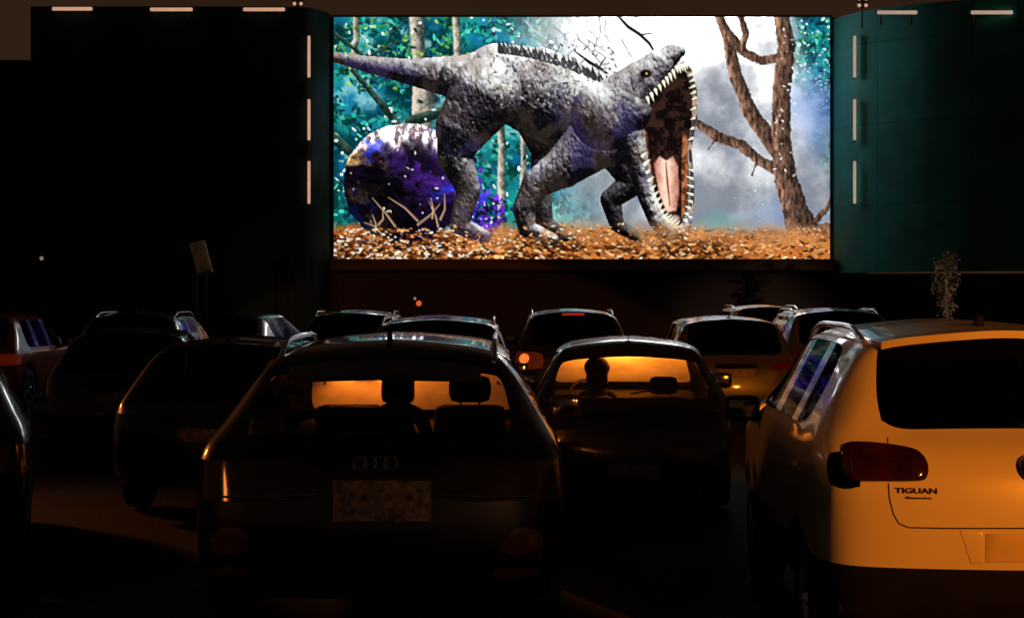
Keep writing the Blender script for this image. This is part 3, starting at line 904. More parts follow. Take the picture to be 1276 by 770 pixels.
# low building at the far left
lb = MB(); p0 = at(-260, 76, 58); p1 = at(36, 76, 58)
lb.box(((p0.x+p1.x)/2, 62, p0.z/2), (p1.x-p0.x, 8, p0.z), .05)
lb.box(((p0.x+p1.x)/2, 57.92, p0.z-.12), (p1.x-p0.x+.1, .2, .24), .02)
for k in range(4): lb.box((p0.x+1.2+k*2.0, 57.97, p0.z-2.6), (1.0, .1, 1.5), .02)
tag(lb.build('low_building', wallblack, smooth=False), 'lower flat roofed dark building left of the black wing wall', 'building')

# ------------------------------------------------------------ the screen and its picture
SW, SH = 618, 301
def vnoise(scale, seed, w=SW, h=SH, ax=1.0):
    r = np.random.default_rng(seed)
    gw, gh = int(w/scale/ax)+3, int(h/scale)+3
    g = r.random((gh, gw))
    x = np.arange(w)/(scale*ax); y = np.arange(h)/scale
    xi = x.astype(int); yi = y.astype(int); fx = x-xi; fy = y-yi
    fx = fx*fx*(3-2*fx); fy = fy*fy*(3-2*fy)
    a = g[np.ix_(yi, xi)]*(1-fx)+g[np.ix_(yi, xi+1)]*fx
    b = g[np.ix_(yi+1, xi)]*(1-fx)+g[np.ix_(yi+1, xi+1)]*fx
    return a*(1-fy)[:, None]+b*fy[:, None]
def fbm(scale, seed, oct_=5, ax=1.0):
    t = 0; a = 1; s_ = 0
    for k in range(oct_):
        sc = scale/2**k
        if sc < 1.2: break
        t = t+a*vnoise(sc, seed+k*17, ax=ax); s_ += a; a *= .6
    return t/s_
def ss(a, b, x): t = np.clip((x-a)/(b-a), 0, 1); return t*t*(3-2*t)
YY, XX = np.mgrid[0:SH, 0:SW].astype(float)
def stroke(pts):
    """pts: (x, y, r). returns inside distance (r-d), nx, ny, r of nearest limb"""
    best = np.full((SH, SW), -1e9); nx = np.zeros((SH, SW)); ny = np.zeros((SH, SW)); rr = np.ones((SH, SW))
    for (x0, y0, r0), (x1, y1, r1) in zip(pts[:-1], pts[1:]):
        dx, dy = x1-x0, y1-y0; l2 = dx*dx+dy*dy+1e-6
        t = np.clip(((XX-x0)*dx+(YY-y0)*dy)/l2, 0, 1)
        cx, cy, r = x0+t*dx, y0+t*dy, r0+t*(r1-r0)
        d = np.hypot(XX-cx, YY-cy); v = r-d
        m = v > best
        best = np.where(m, v, best); nx = np.where(m, (XX-cx)/r, nx); ny = np.where(m, (YY-cy)/r, ny); rr = np.where(m, r, rr)
    return best, nx, ny, rr
def over(img, col, mask): 
    col = np.asarray(col, float)
    if col.ndim == 1: col = col[None, None, :]
    return img*(1-mask[..., None])+col*mask[..., None]
def mix(a, b, t): return np.asarray(a, float)[None, None]*(1-t[..., None])+np.asarray(b, float)[None, None]*t[..., None]

def dabs(img, n, seed, xr, yr, cols, lr, wr_, ang=(-1.6, 1.6), alpha=.85, keep=None, persp=None):
    """many small leaf-shaped touches"""
    r = np.random.default_rng(seed); cols = np.asarray(cols, float)
    for k in range(n):
        x, y = r.uniform(*xr), r.uniform(*yr)
        xi, yi = int(min(max(x, 0), SW-1)), int(min(max(y, 0), SH-1))
        if keep is not None and r.random() > keep[yi, xi]: continue
        sc = 1.0 if persp is None else persp(y)
        l, w_, a = r.uniform(*lr)*sc, r.uniform(*wr_)*sc, r.uniform(*ang)
        R_ = int(l+2); x0, x1, y0, y1 = max(0, int(x)-R_), min(SW, int(x)+R_+1), max(0, int(y)-R_), min(SH, int(y)+R_+1)
        if x1 <= x0 or y1 <= y0: continue
        dx, dy = XX[y0:y1, x0:x1]-x, YY[y0:y1, x0:x1]-y
        u, v = dx*math.cos(a)+dy*math.sin(a), -dx*math.sin(a)+dy*math.cos(a)
        m = np.clip((1-np.sqrt((u/l)**2+(v/w_)**2))*min(l, w_)*1.2+.3, 0, 1)*alpha
        c = cols[r.integers(len(cols))]*r.uniform(.78, 1.18)
        img[y0:y1, x0:x1] = img[y0:y1, x0:x1]*(1-m[..., None])+np.clip(c, 0, 255)*m[..., None]
    return img

def blur(a, n=1):
    for _ in range(n):
        P_ = np.pad(a, ((1, 1), (1, 1))+((0, 0),)*(a.ndim-2), mode='edge')
        a = (P_[1:-1, 1:-1]*2+P_[:-2, 1:-1]+P_[2:, 1:-1]+P_[1:-1, :-2]+P_[1:-1, 2:])/6
    return a

def paint_picture():
    n1, n2, n3, n4 = fbm(60, 1), fbm(16, 2), fbm(7, 3, 3), fbm(4, 4, 2)
    # woodland backdrop, out of focus
    img = mix((4, 52, 60), (24, 140, 136), ss(.35, .65, n1))
    img = over(img, (16, 110, 165), ss(.48, .68, fbm(50, 31))*.7)
    img = over(img, (150, 205, 205), ss(.56, .75, fbm(34, 33))*.75)
    img = over(img, (4, 42, 36), ss(.52, .64, n2)*.8)
    wood = ss(330, 210, XX)+ss(545, 600, XX)
    teal = [(10, 70, 66), (22, 120, 112), (40, 165, 150), (8, 48, 46), (18, 96, 130), (70, 190, 165)]
    img = dabs(img, 2600, 101, (0, 330), (0, 265), teal, (2, 6), (1.2, 3), keep=ss(.3, .6, n2))
    img = dabs(img, 700, 107, (540, SW), (0, 190), teal, (2, 5), (1.2, 3))
    for x0, y0, x1, y1, r in ((102, -5, 106, 130, 9), (152, -5, 150, 95, 5), (28, -5, 22, 60, 4), (112, 100, 98, 180, 14), (235, 110, 232, 250, 4), (262, 120, 268, 260, 3), (204, 60, 208, 260, 5)):
        s_, nx, ny, r_ = stroke([(x0, y0, r), ((x0+x1)/2+3, (y0+y1)/2, r*.9), (x1, y1, r)])
        c = mix((52, 60, 54), (214, 200, 182), np.clip(.55-.6*nx+1.2*(n3-.5), 0, 1)); img = over(img, c, ss(-1.5, 1.5, s_+1.5*(n4-.5)))
    for pts in ([(20, 62, 2.5), (70, 120, 4.5), (95, 160, 6)], [(0, 150, 7), (26, 172, 5), (60, 175, 2)], [(95, 130, 7), (150, 112, 6), (190, 100, 6)], [(0, 20, 2.5), (40, 50, 2), (80, 30, 1)], [(60, 50, 1), (72, 20, 1.6), (92, 4, 1)]):
        s_, nx, ny, r_ = stroke(pts); c = mix((12, 34, 30), (70, 92, 78), np.clip(.4-.6*ny+1.2*(n3-.5), 0, 1)); img = over(img, c, ss(-1, 1, s_))
    pale = [(214, 240, 232), (246, 252, 250), (150, 220, 205), (190, 230, 240)]
    img = dabs(img, 520, 102, (0, 330), (0, 262), pale, (1.2, 4), (.9, 2.2), keep=ss(.42, .62, fbm(30, 111)), alpha=.95)
    img = dabs(img, 300, 103, (0, 210), (0, 90), [(96, 170, 50), (150, 200, 80), (60, 140, 60)], (1.5, 4), (1, 2.4), keep=ss(.4, .6, fbm(24, 112)))
    img = dabs(img, 420, 104, (0, 330), (0, 262), [(3, 30, 30), (8, 50, 44)], (2, 5), (1, 2.2), keep=ss(.45, .65, fbm(26, 113)))
    img = dabs(img, 110, 108, (560, SW), (0, 120), pale+[(120, 200, 90)], (1, 3), (.9, 2), alpha=.9)
    # mist
    ms = ss(205, 330, XX+70*(n1-.5)+30*(fbm(30, 21)-.5)-.25*(YY-100))*(1-ss(548, 606, XX+50*(n1-.5)+25*(n2-.5)-.35*(YY-30)))
    g_ = ss(.25, .70, fbm(90, 22, 6)+.10-.0011*(YY-60)-.0009*(XX-430))
    mist = mix((128, 134, 146), (243, 244, 246), g_)*(.90+.17*fbm(26, 23, 5)[..., None])
    img = over(img, np.clip(mist, 0, 255), np.clip(ms, 0, 1))
    img = over(img, (126, 150, 190), ss(90, 10, np.abs(XX-555)+1.3*np.abs(YY-258))*.6)
    img = over(img, (96, 170, 160), ss(60, 10, np.abs(XX-480)+1.8*np.abs(YY-258))*.45)
    img = over(img, (70, 110, 190), ss(70, 10, np.abs(XX-600)+.7*np.abs(YY-110))*.5)
    img = dabs(img, 24, 109, (300, 560), (190, 268), [(236, 238, 242), (150, 150, 150)], (1, 2.2), (.8, 1.4), alpha=.7)
    r = np.random.default_rng(3)
    for k in range(60):
        x = r.uniform(225, 385); y = r.uniform(-8, 46); a = r.uniform(-1.1, 1.1); l = r.uniform(15, 50)
        xm, ym = x+math.sin(a)*l*.5+r.uniform(-4, 4), y+math.cos(a)*l*.35
        s_, nx, ny, r_ = stroke([(x, y, 1.0), (xm, ym, .8), (x+math.sin(a)*l, y+math.cos(a)*l*.7, .3)])
        img = over(img, [(232, 234, 236), (190, 194, 198), (128, 134, 140)][k % 3], ss(-.9, .7, s_)*.55)
    for pts in ([(352, -3, 1.0), (366, 12, 1.8), (380, 21, 1.8), (392, 32, 1.6), (402, 48, .8)], [(302, 44, .8), (318, 56, 2.0), (332, 64, 1.6), (347, 76, 1.6), (362, 84, 1.0)], [(330, 62, 1), (338, 50, .5)], [(380, 22, 1), (396, 20, .4)]):
        s_, *_ = stroke(pts); img = over(img, (30, 28, 28), ss(-.8, .8, s_))
    # bare tree on the right
    bark = mix((30, 20, 17), (122, 92, 74), np.clip(-.25+1.6*fbm(9, 41, 4, ax=.35)+.3*(n4-.5), 0, 1))
    for pts in ([(478, -4, 4), (490, 25, 7), (499, 70, 8), (518, 118, 9), (552, 165, 11)], [(486, 14, 5), (510, 44, 6), (532, 54, 5), (556, 50, 6)], [(505, -4, 3), (512, 20, 4), (508, 40, 3)],
                [(444, 110, 1), (450, 130, 4), (476, 148, 6.5), (506, 158, 6.5), (530, 178, 6), (556, 192, 7)], [(528, 172, 1), (520, 196, .6)], [(476, 150, 2), (466, 164, .7)],
                [(557, -4, 9), (563, 36, 11), (557, 90, 11), (556, 150, 12), (562, 200, 14), (574, 240, 16), (590, 280, 24)], [(600, 252, 4), (612, 238, 3), (619, 224, 1.5)], [(594, 268, 9), (612, 262, 7), (622, 262, 5)]):
        s_, nx, ny, r_ = stroke(pts); img = over(img, np.clip(bark*np.clip(1.15-.6*nx, .4, 1.6)[..., None], 0, 255), ss(-1.2, 1.2, s_+2.6*(n4-.5)+2*(n3-.5)))
    img = dabs(img, 30, 110, (548, 575), (10, 200), [(230, 228, 228)], (1, 3), (.8, 1.5), alpha=.8)
    # forest floor
    edge = 262+16*(fbm(26, 55)-.5)-6*ss(200, 0, XX)+5*ss(300, 500, XX)
    floor = mix((58, 28, 10), (190, 112, 52), ss(.3, .66, fbm(26, 52, ax=2.5)))
    img = over(img, floor, ss(-5, 6, YY-edge+4*(n3-.5)))
    pr = lambda y: .5+.9*max(0, (y-255)/45)
    img = dabs(img, 1500, 121, (0, SW), (262, SH), [(214, 140, 70), (160, 86, 36), (92, 46, 18), (232, 180, 120), (40, 20, 12), (190, 110, 50)], (1.5, 5), (.8, 2.0), ang=(-.7, .7), persp=pr)
    img = dabs(img, 230, 122, (0, SW), (266, SH), [(20, 12, 10), (250, 232, 206), (240, 206, 160)], (1, 3.6), (.7, 1.5), ang=(-.8, .8), persp=pr, keep=.35+.65*ss(.45, .6, fbm(40, 57)))
    img = dabs(img, 380, 123, (0, 230), (262, SH), [(18, 12, 10), (246, 240, 230), (230, 220, 200), (120, 60, 26), (30, 18, 14)], (1, 4), (.7, 1.6), ang=(-.9, .9), persp=pr, keep=ss(240, 60, XX))
    img = over(img, (206, 150, 98), ss(20, 0, np.abs(YY-edge-3))*np.clip(.45+.9*(fbm(26, 56)-.5), 0, 1)*ss(150, 260, XX)*.8)
    # rounded purple boulder half sunk in the leaves, blossom behind it
    kp = ss(34, 22, np.hypot((XX-182)*.9, YY-240))+ss(40, 24, np.hypot(XX-150, YY-205))
    img = dabs(img, 800, 130, (110, 215), (160, 276), [(70, 30, 160), (110, 50, 210), (36, 14, 80), (60, 60, 225), (20, 8, 44)], (2, 6), (1.2, 3.2), keep=np.clip(kp, 0, 1))
    img = dabs(img, 60, 138, (120, 212), (165, 270), [(250, 244, 255), (190, 170, 255)], (.9, 2), (.8, 1.5), keep=np.clip(kp, 0, 1), alpha=.95)
    bx, by, br = 88.0, 206.0, 76.0
    rx, ry = (XX-bx)/br, (YY-by)/br; rad = np.hypot(rx, ry); nzb = np.sqrt(np.clip(1-rad**2, 0, 1))
    body = mix((20, 12, 34), (96, 44, 176), np.clip(.25+.55*rx+.9*(fbm(18, 62, 4)-.42), 0, 1))
    body = over(body, mix((50, 32, 22), (206, 160, 104), ss(.3, .7, fbm(12, 63, 4))), ss(-.05, -.55, rx)*ss(.42, .58, fbm(24, 64, 4))*.9)
    body = over(body, mix((70, 62, 56), (228, 220, 206), ss(.32, .66, fbm(10, 65, 4, ax=.6))), ss(-.35, -.72, ry+.25*(n2-.5))*.85)
    body = over(body, (44, 58, 214), ss(.54, .68, fbm(20, 66, 4))*ss(.2, .6, np.abs(rx))*.8)
    body = over(body, (8, 5, 12), ss(.50, .62, fbm(26, 67, 4))*ss(.95, .5, rad)*.85)
    gyb, gxb = np.gradient(blur(nzb*br+6*fbm(14, 69, 4), 2))
    body = np.clip(body*np.clip(.62+1.0*gyb-.25*gxb, .25, 1.9)[..., None], 0, 255)
    rad = rad+.10*(fbm(22, 70, 4)-.5)
    img = over(img, body, ss(1.0, .97, rad))
    img = dabs(img, 60, 134, (20, 165), (140, 268), [(250, 244, 255), (200, 190, 255), (240, 220, 180)], (.9, 3), (.6, 1.3), keep=ss(.95, .85, rad)*(.2+.8*ss(.45, .6, fbm(20, 68))), alpha=.9)
    r = np.random.default_rng(11)
    for k in range(9):
        x = r.uniform(45, 135); y = r.uniform(246, 268); a = r.uniform(-1.1, 1.1); l = r.uniform(20, 60)
        s_, nx, ny, r_ = stroke([(x, y, 1.8), (x+math.sin(a)*l*.5+3, y-l*.3, 1.5), (x+math.sin(a)*l, y-math.cos(a)*l*.8, .6)])
        img = over(img, mix((96, 66, 44), (222, 184, 146), np.clip(.5-nx, 0, 1)), ss(-.8, .8, s_)*.8)
    img = dabs(img, 260, 135, (6, 215), (262, 282), [(214, 140, 70), (120, 60, 26), (245, 230, 205), (70, 36, 16)], (1.5, 4), (.8, 1.8), ang=(-.7, .7))
    # grey long-tailed reptile: limbs and trunk as a height field, lit from above
    H_f = np.zeros((SH, SW))
    def limb(pts, k=1.0, zoff=0):
        nonlocal H_f
        for (x0, y0, r0), (x1, y1, r1) in zip(pts[:-1], pts[1:]):
            dx, dy = x1-x0, y1-y0; t = np.clip(((XX-x0)*dx+(YY-y0)*dy)/(dx*dx+dy*dy+1e-6), 0, 1)
            r_ = r0+t*(r1-r0); d2 = (XX-x0-t*dx)**2+(YY-y0-t*dy)**2
            hh = np.sqrt(np.maximum(0, r_*r_-d2))
            H_f = np.maximum(H_f, np.where(hh > 0, hh*k+zoff, 0))
    wr1 = np.abs(fbm(24, 171, 4, ax=.45)-.5)*2; wr2 = np.abs(fbm(12, 172, 3, ax=.6)-.5)*2
    def shade(far=False, gain=1.0, soft=6):
        nonlocal img, H_f
        m = H_f > 0
        form = blur(H_f, soft)
        gy0, gx0 = np.gradient(form)
        Hs = form-2.6*(1-ss(0, .32, wr1))-1.3*(1-ss(0, .38, wr2))+1.2*fbm(7, 71, 3)+.45*vnoise(2.2, 73)
        gy, gx = np.gradient(blur(Hs, 1))
        n0 = 1/np.sqrt(gx0*gx0+gy0*gy0+1); nz = 1/np.sqrt(gx*gx+gy*gy+1)
        big = (gy0*.85-gx0*.25+.34)*n0; fine = (gy*.85-gx*.25+.34)*nz
        hide = .66+.75*(fbm(40, 74, 5)-.42)+.35*(fbm(10, 77, 4, ax=.6)-.5)
        l = np.clip(big*.62+fine*.50, 0, 1.3)*np.clip(hide, .25, 1.3)*1.28*gain+.16*(n4-.5)
        t = np.clip(l, 0, 1); c = np.zeros((SH, SW, 3))
        stops = [(0, (10, 8, 11)), (.2, (48, 44, 50)), (.42, (108, 104, 108)), (.65, (176, 174, 174)), (.85, (218, 218, 216)), (1.0, (240, 240, 238))]
        for q in range(3): c[..., q] = np.interp(t, [s_[0] for s_ in stops], [s_[1][q] for s_ in stops])
        c = over(c, (84, 70, 150), ss(.52, .68, fbm(40, 75))*.32*ss(.75, .3, t))
        c = over(c, (104, 84, 64), ss(.48, .66, fbm(30, 76))*.30)
        if far: c *= .55
        img = over(img, c, ss(.25, .8, blur(m.astype(float), 1))); H_f = np.zeros((SH, SW))
    limb([(250, 110, 34), (270, 165, 24), (256, 212, 14), (262, 256, 11), (288, 272, 7)]); limb([(345, 160, 24), (374, 204, 17), (344, 226, 13), (352, 258, 9), (380, 274, 6)]); shade(True)
    limb([(-6, 48, 6), (40, 58, 10), (95, 68, 16), (165, 76, 30)]); shade(False, .85)
    limb([(160, 78, 30), (205, 78, 46), (252, 92, 55), (302, 116, 54), (340, 138, 48)])
    limb([(320, 118, 48), (350, 112, 42), (372, 104, 34)]); shade()
    limb([(188, 96, 46), (160, 138, 34), (150, 172, 22), (168, 214, 15), (156, 258, 12), (188, 272, 8)], .95, 6)
    shade()
    limb([(322, 156, 36), (286, 186, 26), (252, 206, 18), (236, 238, 14), (240, 262, 11), (272, 276, 8)], .9, 10)
    shade()
    r = np.random.default_rng(5)
    for k in range(34):                                   # uneven plates along the back
        x = 206+k*4.6+r.uniform(-2, 2); y = 34+((k-7)*.46)**2*.155+k*.9; hh = r.uniform(3, 14)
        s_, *_ = stroke([(x, y+6, 3.8), (x-r.uniform(0, 5), y-hh*.5, .5)]); img = over(img, (44, 42, 48), ss(-.8, .8, s_)*.9); img = over(img, (206, 206, 206), ss(-.8, .6, s_-2)*.6*r.random())
    img = dabs(img, 260, 141, (195, 352), (34, 112), [(34, 32, 38), (226, 226, 226), (90, 86, 94)], (1.2, 4.5), (.8, 2.0), alpha=.55)
    # head turned to the right, jaws wide apart
    def poly(pts):
        ins = np.zeros((SH, SW), bool); n = len(pts)
        for i in range(n):
            (xa, ya), (xb, yb) = pts[i], pts[(i+1) % n]
            ins ^= ((ya > YY) != (yb > YY)) & (XX < (xb-xa)*(YY-ya)/((yb-ya) if yb != ya else 1e-9)+xa)
        return blur(ins.astype(float), 2)
    mouth = poly([(368, 122), (388, 100), (408, 80), (424, 62), (436, 56), (445, 66), (448, 96), (446, 130), (440, 165), (442, 200), (440, 235), (432, 258), (414, 262), (396, 226), (382, 168)])
    img = over(img, mix((16, 9, 9), (50, 30, 25), ss(.4, .6, fbm(12, 80))), mouth)
    img = over(img, mix((78, 34, 20), (220, 134, 76), ss(.35, .65, fbm(8, 81))), poly([(372, 124), (382, 126), (390, 146), (392, 172), (398, 206), (392, 212), (380, 168)])*.95)
    img = over(img, mix((96, 50, 30), (196, 126, 80), ss(.35, .65, fbm(8, 82))), poly([(434, 140), (441, 150), (441, 200), (440, 235), (433, 250), (432, 200)])*.85)
    img = over(img, mix((160, 92, 76), (250, 208, 184), np.clip(ss(20, 0, np.abs(XX-413))+.6*(n3-.5), 0, 1)), poly([(398, 182), (405, 172), (414, 178), (422, 172), (428, 184), (430, 216), (426, 240), (414, 242), (404, 216)]))
    s_, *_ = stroke([(413, 180, .6), (415, 205, 1.4), (418, 234, .6)]); img = over(img, (110, 54, 46), ss(-.8, .8, s_)*.8)
    img = over(img, (232, 206, 186), ss(9, 3, np.hypot(XX-424, (YY-250)*1.3))*.75)
    limb([(338, 122, 44), (358, 112, 38)]); limb([(356, 106, 36), (384, 80, 27), (404, 60, 20), (420, 46, 13), (430, 42, 8)])
    limb([(346, 126, 34), (366, 146, 21), (378, 182, 14), (388, 220, 11), (402, 252, 11), (418, 268, 10), (434, 266, 8), (443, 250, 4)]); shade(False, 1.0, 5)
    s_, *_ = stroke([(441, 66, 3.5), (449, 92, 3), (448, 130, 2.5), (443, 165, 2), (446, 205, 2.5), (445, 240, 3)]); img = over(img, mix((60, 52, 50), (176, 150, 128), ss(.35, .65, n3)), ss(-.9, .9, s_))
    img = over(img, (12, 9, 9), ss(6.5, 3.5, np.hypot((XX-388)*.7, YY-70))); img = over(img, (206, 160, 60), ss(1.8, .8, np.hypot(XX-389, YY-70)))
    for pts, dx, dy, nn, sz in (([(390, 100), (410, 80), (426, 62), (438, 58)], 2.5, 8, 13, 2.2), ([(447, 70), (450, 100), (446, 150)], -6, 3, 9, 1.7), ([(384, 172), (396, 216), (410, 246), (424, 258)], 6, -5, 14, 2.1), ([(446, 190), (446, 225), (438, 252)], -6, -2, 8, 1.7)):
        seg = np.array(pts, float); tt = np.linspace(0, len(pts)-1, nn)
        for t in tt:
            x, y = np.interp(t, range(len(pts)), seg[:, 0]), np.interp(t, range(len(pts)), seg[:, 1]); q = r.uniform(.6, 1.2)
            s_, *_ = stroke([(x, y, sz), (x+dx*q, y+dy*q, .4)]); img = over(img, (240, 228, 200), ss(-.7, .7, s_))
    img = over(img, (190, 130, 80), np.clip(ss(24, 0, np.abs(YY-270))*ss(.40, .66, fbm(24, 91))*ss(150, 220, XX)*.8, 0, 1))
    img = dabs(img, 150, 142, (140, 460), (255, 282), [(220, 150, 84), (150, 84, 40), (244, 220, 190)], (1, 3.5), (.7, 1.6), ang=(-.7, .7))
    # local contrast, as the projected picture shows
    bl = blur(img, 6)
    return np.clip(img+(img-bl)*.45, 0, 255)

pic = paint_picture()/255.0
lin = np.where(pic <= .04045, pic/12.92, ((pic+.055)/1.055)**2.4)
lum_ = lin @ np.array([.2126, .7152, .0722])
lum_ = np.minimum(blur(lum_, 5), lum_*1.15)
lin = lin*(1+14*ss(.72, .97, lum_))[..., None]           # a projector's whites are far brighter than its mid tones
S_GAIN = 1.2
SX0, SX1 = (416-CX)/F*YW, (1034-CX)/F*YW
SZ0, SZ1 = EYE+(CY-323)/F*YW, EYE+(CY-22)/F*YW
YS = YW-.02
def make_screen():
    xs = SX0+(np.arange(SW)/(SW-1))*(SX1-SX0); zs = SZ1-(np.arange(SH)/(SH-1))*(SZ1-SZ0)
    gx, gz = np.meshgrid(xs, zs)
    co = np.stack([gx, np.full_like(gx, YS), gz], -1).reshape(-1, 3)
    i = np.arange((SH-1)*(SW-1)); rr, cc = i//(SW-1), i % (SW-1); a = rr*SW+cc
    quads = np.stack([a, a+SW, a+SW+1, a+1], -1)
    me = bpy.data.meshes.new('display'); me.vertices.add(len(co)); me.vertices.foreach_set('co', co.ravel())
    me.loops.add(quads.size); me.loops.foreach_set('vertex_index', quads.ravel())
    me.polygons.add(len(quads)); me.polygons.foreach_set('loop_start', np.arange(len(quads))*4)
    me.update(calc_edges=True)
    at_ = me.color_attributes.new('picture', 'FLOAT_COLOR', 'POINT')
    at_.data.foreach_set('color', np.concatenate([lin.reshape(-1, 3), np.ones((SW*SH, 1))], 1).astype(np.float32).ravel())
    m, N, L, b = nodes('projected_picture'); N.remove(b)
    ca = N.new('ShaderNodeAttribute'); ca.attribute_name = 'picture'
    em_ = N.new('ShaderNodeEmission'); em_.inputs['Strength'].default_value = S_GAIN
    L.new(ca.outputs['Color'], em_.inputs['Color']); L.new(em_.outputs[0], N['Material Output'].inputs['Surface'])
    me.materials.append(m)
    return bpy.data.objects.new('display', me)
scr = empty('cinema_screen', ((SX0+SX1)/2, YW, 2.87))
tag(scr, 'huge lit cinema screen showing a grey roaring reptile in misty woodland', 'screen')
disp = make_screen(); link(disp, scr); disp.matrix_parent_inverse = Matrix.Translation(scr.location).inverted()
fr = MB(); cxs = (SX0+SX1)/2
fr.box((0, .42, (SZ0+SZ1)/2-2.87), (SX1-SX0+.10, .72, SZ1-SZ0+.10), .02)
fr.build('housing', wallblack, scr, smooth=False)
fr = MB(); t_ = .05
fr.box((0, -.02, SZ1-2.87+t_/2+.004), (SX1-SX0+.10, .10, t_), .01)
for sd in (1, -1): fr.box((sd*((SX1-SX0)/2+t_/2+.004), -.02, (SZ0+SZ1)/2-2.87), (t_, .10, SZ1-SZ0), .01)
fr.build('bezel', frame_m, scr)
lp_ = MB(); lp_.box((0, -.22, SZ0-2.87-.18), (SX1-SX0+.1, .62, .34), .02)
lp_.build('lower_ledge', mat_basic('ledge_boards', (.16, .11, .085), .7, var=.3, scale=2), scr)

# ------------------------------------------------------------ strip lamps on the wings
strip_m = mat_emit('strip_lamp_tube', (.95, .52, .33), .62)
strip_w = mat_emit('strip_lamp_tube_pale', (.80, .58, .42), .52)
def strip(px0, py0, px1, py1, Y, label, horizontal, mat, grp):
    a, b = at(px0, py0, Y), at(px1, py1, Y); c = (a+b)/2
    root = empty('strip_lamp', c); tag(root, label, 'strip lamp', grp)
    ln = (b-a).length
    t = MB(); bk = MB()
    s_ = (ln, .08, .105) if horizontal else (.088, .08, ln)
    t.box((0, 0, 0), s_, .03); t.build('light_tube', mat, root)
    s2 = (ln+.08, .07, .09) if horizontal else (.07, .07, ln+.08)
    bk.box((0, .083, 0), s2, .01)
    if horizontal:
        for sd in (1, -1): bk.box((sd*ln*.38, .15, -.16), (.06, .06, .36), .01)
    bk.build('bracket', frame_m, root)
GH, GV = 'level strip lamps along the wing wall tops', 'upright strip lamps beside the screen'
hl = [(65, 115, 'left'), (187, 240, ''), (303, 355, '')]
labs = ['level strip lamp on the black wing wall top, leftmost', 'level strip lamp on the black wing wall top, middle one of three', 'level strip lamp on the black wing wall top, closest to the screen']
for (a, b, _), lb_ in zip(hl, labs): strip(a, 11.5 if a < 100 else 12, b, 11.5 if a < 100 else 12.5, 48.45, lb_, True, strip_m, GH)
for (a, b), lb_ in zip([(1093, 1143), (1210, 1262)], ['level strip lamp on the teal lit wing wall top, nearer the screen', 'level strip lamp on the teal lit wing wall top, right-hand end']): strip(a, 16, b, 16, 46.9 if a < 1200 else 46.4, lb_, True, strip_w, GH)
for (y0_, y1_), w_ in zip([(45, 97), (124, 175), (201, 254)], ['topmost', 'middle', 'lowest']):
    strip(384.5, y0_, 385.5, y1_, 48.6, f'{w_} of the three upright strip lamps left of the screen', False, strip_m, GV)
    strip(1064.5, y0_, 1065.5, y1_, 48.62, f'{w_} of the three upright strip lamps right of the screen', False, strip_w, GV)
# four-lamp clusters on the roof corners
def cluster(px, py, Y, label):
    c = at(px, py, Y); root = empty('roof_floodlight', (c.x, c.y, c.z)); tag(root, label, 'floodlight', 'roof corner floodlights')
    f_ = MB(); f_.box((0, .06, 0), (.34, .06, .32), .01); f_.tube([(0, .08, -.16), (0, .12, -.75)], .03, 8); f_.build('mount', frame_m, root)
    for dx in (-.1, .1):
        for dz in (-.1, .1):
            b_ = MB(); b_.ball((dx, 0, dz), (.055, .05, .055), 12); b_.build('bulb', strip_m, root)
cluster(371, 1, 48.8, 'four bulb floodlight on the roof corner left of the screen')
cluster(1075, 3, 47.9, 'four bulb floodlight on the roof corner right of the screen')

# ------------------------------------------------------------ small things by the wall
def tilted_board():
    a = at(250, 320, 44.0); root = empty('tilted_board', (a.x, a.y, zg(44))); tag(root, 'pale tilted board on a pole in front of the black wing wall', 'board')
    b = MB(); rot = Matrix.Rotation(math.radians(16), 3, 'Y')
    zc = a.z-zg(44)
    b.box((0, 0, zc), (.42, .05, .86), .015); 
    bo = b.build('board', mat_basic('weathered_board', (.30, .25, .22), .6, var=.6, scale=3), root)
    bo.rotation_euler = (0, math.radians(0), 0)
    for v in bo.data.vertices:
        p = v.co-Vector((0, 0, zc)); p.rotate(Matrix.Rotation(math.radians(-16), 3, 'Y')); v.co = p+Vector((0, 0, zc))
    e_ = MB(); e_.tube([(.09, -.03, zc+.43), (.33, -.03, zc-.42)], .03, 8); eo = e_.build('edge_trim', mat_basic('pale_edge', (.75, .68, .6), .4), root)
    p_ = MB(); [p_.tube([(x_, .06, 0), (x_, .06, zc+.25)], .035, 8) for x_ in (-.12, .14)]; p_.build('pole', frame_m, root)
tilted_board()
def small_lamp(px, py, Y, label, mats, name='marker_light'):
    a = at(px, py, Y); root = empty(name, (a.x, Y, zg(Y))); tag(root, label, 'light')
    z = a.z-zg(Y)
    p = MB(); p.tube([(0, .04, 0), (0, .04, z+.1)], .025, 8); p.box((0, .03, z), (.14, .06, .26), .02); p.build('post', M['black_trim'], root)
    for dx, dz, r_, m_ in mats:
        b = MB(); b.ball((dx, -.02, z+dz), (r_, r_*.7, r_), 12); b.build('lens', m_, root)
small_lamp(522, 378, 40, 'small red warning light on a post below the screen', [(.0, 0, .07, mat_emit('red_marker', (1, .12, .04), .7)), (-.1, .12, .035, mat_emit('white_marker', (1, .8, .7), .25))])
small_lamp(52, 322, 47, 'faint pale light on a post before the far left wall', [(.0, 0, .06, mat_emit('pale_marker', (1, .75, .55), .22))])

